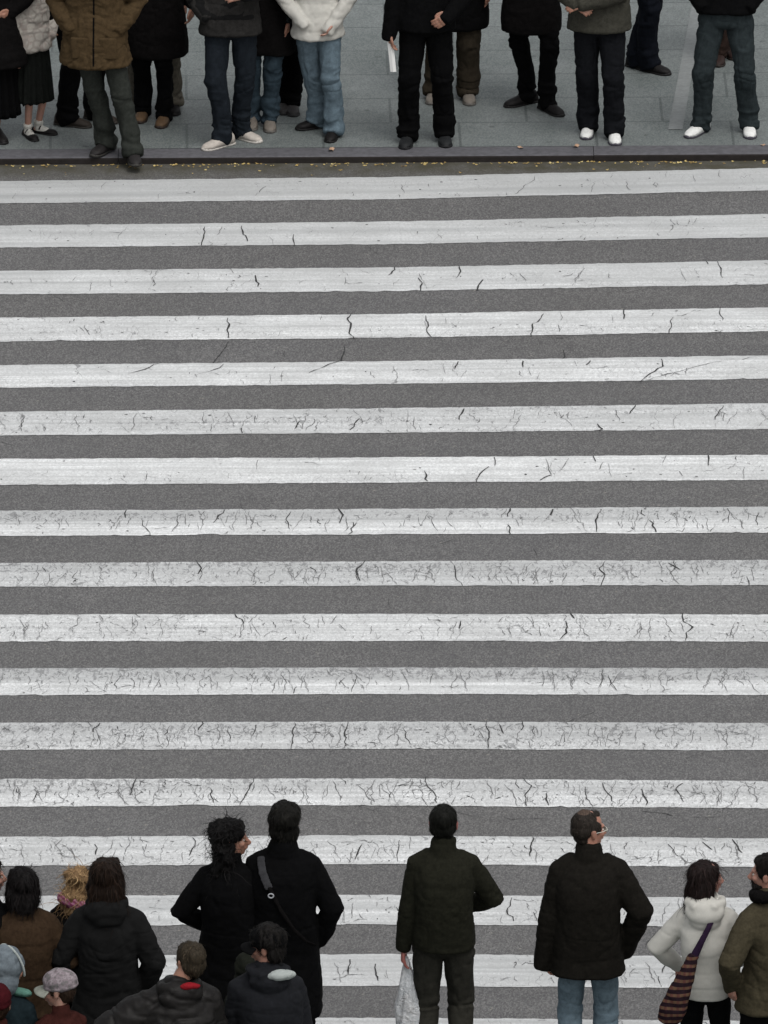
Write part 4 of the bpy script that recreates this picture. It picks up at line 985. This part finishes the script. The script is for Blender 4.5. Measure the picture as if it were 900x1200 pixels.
MANB = near(332, 939, 1.80, label='man in a black coat with a grey buckled bag strap, beside the curly haired woman', cat='man', hair=('thick', (.012, .011, .009)), face=-4, head=(8, 6), bw=1.03, trousers=(BLKT,),
     tops=[(BLK, dict(hem=.46, bulk=1.10, flare=.85, name='coat', collar='turn', disp=folds(.008)))], arms=('down', ((.20, .06, .89), (1, -.5, 0), (-.8, -.3, -.3))))
MANC = near(520, 940, 1.76, label='man in a dark olive jacket and grey trousers carrying a white plastic bag', cat='man', hair=('short', (.010, .010, .008)), face=0, head=(-6, 3), bw=.99, hands=True,
     trousers=(TROU, 1.12, 1.06), tops=[(DKOLIVE, dict(hem=.875, bulk=1.05, flare=.93, name='jacket', disp=folds(.007, 6, 7)))], skin=(.40, .16, .14),
     arms=(((-.235, .02, .83), (-.5, -1, 0), (-.05, .05, -1)), ((.11, .20, 1.03), (1, -.45, -.1), (-.8, .4, -.1))))
near(690, 947, 1.78, label='man with thinning hair and glasses in a bulky dark jacket and pale jeans', cat='man', hair=('bald', (.040, .032, .026)), face=-2, head=(-58, 0), bw=1.0, glasses=True,
     trousers=(LTJEAN, 1.08, 1.0), tops=[(BRNBLK, dict(hem=.755, bulk=1.12, flare=.88, cuff=.09, sleeve=1.12, name='jacket', disp=folds(.010, 5, 5)))], skin=(.46, .25, .18),
     arms=(((-.245, .03, .84), (-.6, -1, 0)), ((.225, .06, .91), (1, -.5, 0), (-.8, -.3, -.3))))
WOMW = near(828, 1007, 1.64, label='woman in a white hooded jacket with dark shoulder length hair and black trousers', cat='woman', hair=('long', (.022, .013, .012)), face=-6, head=(-58, 2), bw=.87,
     trousers=(BLKT, .95), tops=[(WHITE, dict(hem=.87, bulk=1.06, flare=.9, waist=.93, name='jacket', hood=True, disp=folds(.007, 4, 6, fine=.001)))], skin=(.45, .25, .20),
     arms=(((-.19, .17, .98), (-1, -.5, 0)), ((.16, .2, 1.0), (1, -.5, 0))))
near(903, 998, 1.76, label='bearded man in an olive coat and dark scarf beside the white hooded jacket', cat='man', hair=('beard', (.012, .009, .008)), face=40, head=(34, 0), bw=.95, trousers=(BLKT,),
     tops=[(OLCOAT, dict(hem=.80, bulk=1.06, cuff=.10, sleeve=1.05, name='coat', disp=folds(.011, 6, 7)))], scarf=(BLK2, None), skin=(.44, .25, .19), arms=(((-.19, .1, .97), (-1, -.5, 0)), 'pocket'))
near(6, 1120, 1.42, label='child in a pale blue grey hood in front of the brown sweater', cat='child', hair=('short', BR), hat=('hood', GREYBL, PALE), face=-25, head=(-25, -6), hk=1.02, trousers=(DKJEAN,),
     tops=[(TEAL, dict(bulk=1.12, name='jacket', lining=(GREENV, (.08, .02, .0), (.075, .05, .025))))])
near(-4, 1164, 1.28, label='child in a dark red hat at the lower left corner', cat='child', hair=('short', BR), hat=('beanie', cloth((.075, .010, .014), 'wool')), face=0, head=(0, 0), hk=1.0, trousers=(DKJEAN,), tops=[(REDBR, dict(bulk=1.1))])
near(71, 1146, 1.30, label='child in a mottled pink and grey cap with a pale peak pointing left', cat='child', hair=('short', (.05, .03, .02)), hat=('cap', CAMO, cloth((.42, .44, .38))), face=25, head=(48, -8), hk=1.02, trousers=(DKJEAN,),
     tops=[(REDBR, dict(bulk=1.1, disp=folds(.012)))], skin=SKP)
near(213, 1103, 1.72, label='short haired man in a black jacket with a red lined hood', cat='man', hair=('short', (.060, .046, .030)), face=10, head=(18, -4), hoff=.08, lean=(-.02, 0), bw=1.05, trousers=(BLKT,),
     tops=[(BLKL, dict(hem=.7, bulk=1.25, sleeve=1.25, name='jacket', hood=True, lining=(RED, (.055, -.105, .025), (.062, .045, .020)), disp=folds(.020, 7, 8)))], arms=(((-.30, .1, 1.05), (-1, -.3, 0)), 'down'), skin=SK)
near(291, 1118, 1.30, label='child in a dark olive hood beside the man in the black cap', cat='child', hair=('short', BR), hat=('hood', cloth((.022, .024, .018))), face=0, hk=.80, bw=.8, trousers=(BLKT,), tops=[(cloth((.022, .024, .018)), dict(bulk=1.0))])
near(313, 1085, 1.70, label='man in a black peaked cap and a dark jacket with a pale grey hood lining', cat='man', hair=('thick', (.012, .010, .009)), hat=('cap', BLK), face=12, head=(62, -6), bw=1.05, trousers=(BLKT,),
     tops=[(cloth((.014, .015, .019), 'shell'), dict(hem=.8, bulk=1.12, name='jacket', hood=True, lining=(PALE, (.055, -.125, .0), (.085, .042, .030)), disp=folds(.012, 6, 8)))], skin=(.42, .24, .18))

# ------------------------------------------------------------------ things carried
def plastic_bag():
    r = MANC['root']; sh_, el, wr, hd, bk = MANC['arms'][0]; h = wr + unit(hd) * .085
    x, y, z = to_world(r, h)
    g = M('thin_plastic'); n = g.noise(9, 4, dist=1.5); g.col(g.mix(n, (.62, .66, .70), (.80, .80, .80))); g.rough(.35); g.spec(.5); g.b.inputs['Transmission Weight'].default_value = .25; g.b.inputs['Alpha'].default_value = .86
    g.bump(g.noise(14, 5, .6, dist=2), .9, .03)
    V = []; Fc = []; n = 40; m = 26
    for j in range(m):
        t = j / (m - 1); z_ = -.52 * t
        wdt = np.interp(t, [0, .08, .3, .6, .85, 1], [.012, .022, .062, .098, .105, .055]); dpt = np.interp(t, [0, .1, .4, .8, 1], [.010, .015, .045, .085, .04])
        for i in range(n):
            a = i / n * 2 * math.pi; q = 1 + .13 * math.sin(a * 5 + t * 6) * (1 - t * .5) + .07 * math.sin(a * 11 + t * 9) + .05 * math.sin(a * 3 - t * 13)
            V.append((.80 * wdt * q * math.cos(a) + .02 + .03 * t, dpt * q * math.sin(a), z_))
    for j in range(m - 1):
        for i in range(n): Fc.append((j * n + i, (j + 1) * n + i, (j + 1) * n + (i + 1) % n, j * n + (i + 1) % n))
    Fc.append(tuple((m - 1) * n + i for i in range(n)))
    me = bpy.data.meshes.new('plastic_bag'); me.from_pydata(V, [], Fc)
    for p in me.polygons: p.use_smooth = True
    root = bpy.data.objects.new('plastic_bag', None); COL.objects.link(root); root.location = (x, y, z + .02)
    tag(root, 'thin white plastic carrier bag hanging from the hand of the olive jacket man', 'bag')
    b = link('bag_film', me, [g.m], root)
    S = Solid(); S.ell((.045, 0, -.40), (.058, .05, .085)); S.ell((.03, .01, -.30), (.045, .035, .06)); S.build('bag_contents', [simple('groceries', (.42, .33, .27), .7, .2, 14, .5)], root, .008, 2, folds(.01, 12, 12), 5)
plastic_bag()

def striped_bag():
    r = WOMW['root']; s = 1.64 / 1.75
    root = bpy.data.objects.new('striped_bag', None); COL.objects.link(root); root.location = r.location; root.rotation_euler = r.rotation_euler
    tag(root, 'brown and purple striped cloth bag slung across the back of the white hooded jacket', 'bag')
    hx, hy = WOMW['hip'][0], WOMW['hip'][1]
    S = Solid(); P = lambda x, y, z: np.array((hx + x, hy + y, z)) * (1, 1, 1)
    S.tube([P(-.055, -.205, 1.12), P(-.09, -.235, 1.02), P(-.135, -.25, .90), P(-.175, -.25, .79), P(-.20, -.24, .72)], [(.030, .018), (.046, .030), (.066, .045), (.080, .050), (.062, .040)], seg=20, cap=.5)
    S.build('pouch', [cloth((.030, .016, .022), 'bagstripe')], root, .007, 2, folds(.009, 14, 12), 4)
    S = Solid(); S.tube([P(.075, .02, 1.375), P(.060, -.09, 1.355), P(.030, -.175, 1.29), P(-.01, -.20, 1.21), P(-.055, -.21, 1.11)], [(.018, .006)] * 3 + [(.02, .008), (.026, .014)], seg=12)
    S.build('bag_strap', [cloth((.035, .018, .045))], root, .005, 1)
striped_bag()

def strap_bag():
    r = MANB['root']; hx, hy = MANB['hip'][0], MANB['hip'][1]
    root = bpy.data.objects.new('shoulder_bag', None); COL.objects.link(root); root.location = r.location; root.rotation_euler = r.rotation_euler
    tag(root, 'black shoulder bag on a grey buckled strap across the back of the man in black', 'bag')
    P = lambda x, y, z: np.array((hx + x, hy + y, z))
    S = Solid(); S.tube([P(-.13, -.03, 1.475), P(-.125, -.10, 1.46), P(-.11, -.155, 1.41), P(-.085, -.185, 1.36), P(-.07, -.195, 1.33)], [(.026, .005)] * 5, seg=14, ref=(1, .2, .4)); S.build('strap_pad', [STRAPM], root, .005, 1)
    S = Solid(); S.tube([P(-.07, -.20, 1.34), P(.0, -.212, 1.20), P(.08, -.215, 1.08), P(.15, -.195, 1.0), P(.20, -.12, .95)], [(.014, .004)] * 5, seg=10, ref=(1, .2, .4)); S.build('bag_strap', [BLK2], root, .005, 1)
    S = Solid(); ring = [P(-.058 + .016 * math.cos(a), -.218, 1.295 + .013 * math.sin(a)) for a in np.linspace(0, 2 * math.pi, 13)]; S.tube(ring, [.004] * 13, seg=8, ref=(0, 1, 0))
    me = bpy.data.meshes.new('buckle'); me.from_pydata(np.concatenate(S.V).tolist(), [], S.F); link('buckle', me, [simple('buckle_metal', (.35, .36, .38), .35, .6)], root)
    S = Solid(); S.tube([P(.12, .24, .92), P(.12, .24, .70)], [(.05, .13), (.06, .15)], seg=20, power=4, cap=.2); S.build('pouch', [BLKSH], root, .008, 2, folds(.006), 3)
strap_bag()

def folded_paper():
    x, y = at(466, 166, KZ); S = Solid()
    V = []; Fc = []
    pr = [(-.02, 0), (.0, -.008), (.022, 0), (.020, .004), (0, -.003), (-.018, .004)]
    for z in (0, -.11, -.225):
        for (a, b) in pr: V.append((a + z * -.10, b, z))
    for j in range(2):
        for i in range(6): Fc.append((j * 6 + i, j * 6 + (i + 1) % 6, (j + 1) * 6 + (i + 1) % 6, (j + 1) * 6 + i))
    Fc.append(tuple(range(6))); Fc.append(tuple(17 - i for i in range(6)))
    me = bpy.data.meshes.new('folded_paper'); me.from_pydata(V, [], Fc); o = link('folded_paper', me, [simple('paper', (.72, .72, .70), .7, .2, 20, .05)])
    r = SUITP['root']; sh_, el, wr, hd, bk = SUITP['arms'][1]; p = wr + unit(hd) * .08 + np.array((0, .02, .0)); o.location = to_world(r, p)
    tag(o, 'folded white paper held low in the hand of the man in the black suit', 'paper')
folded_paper()
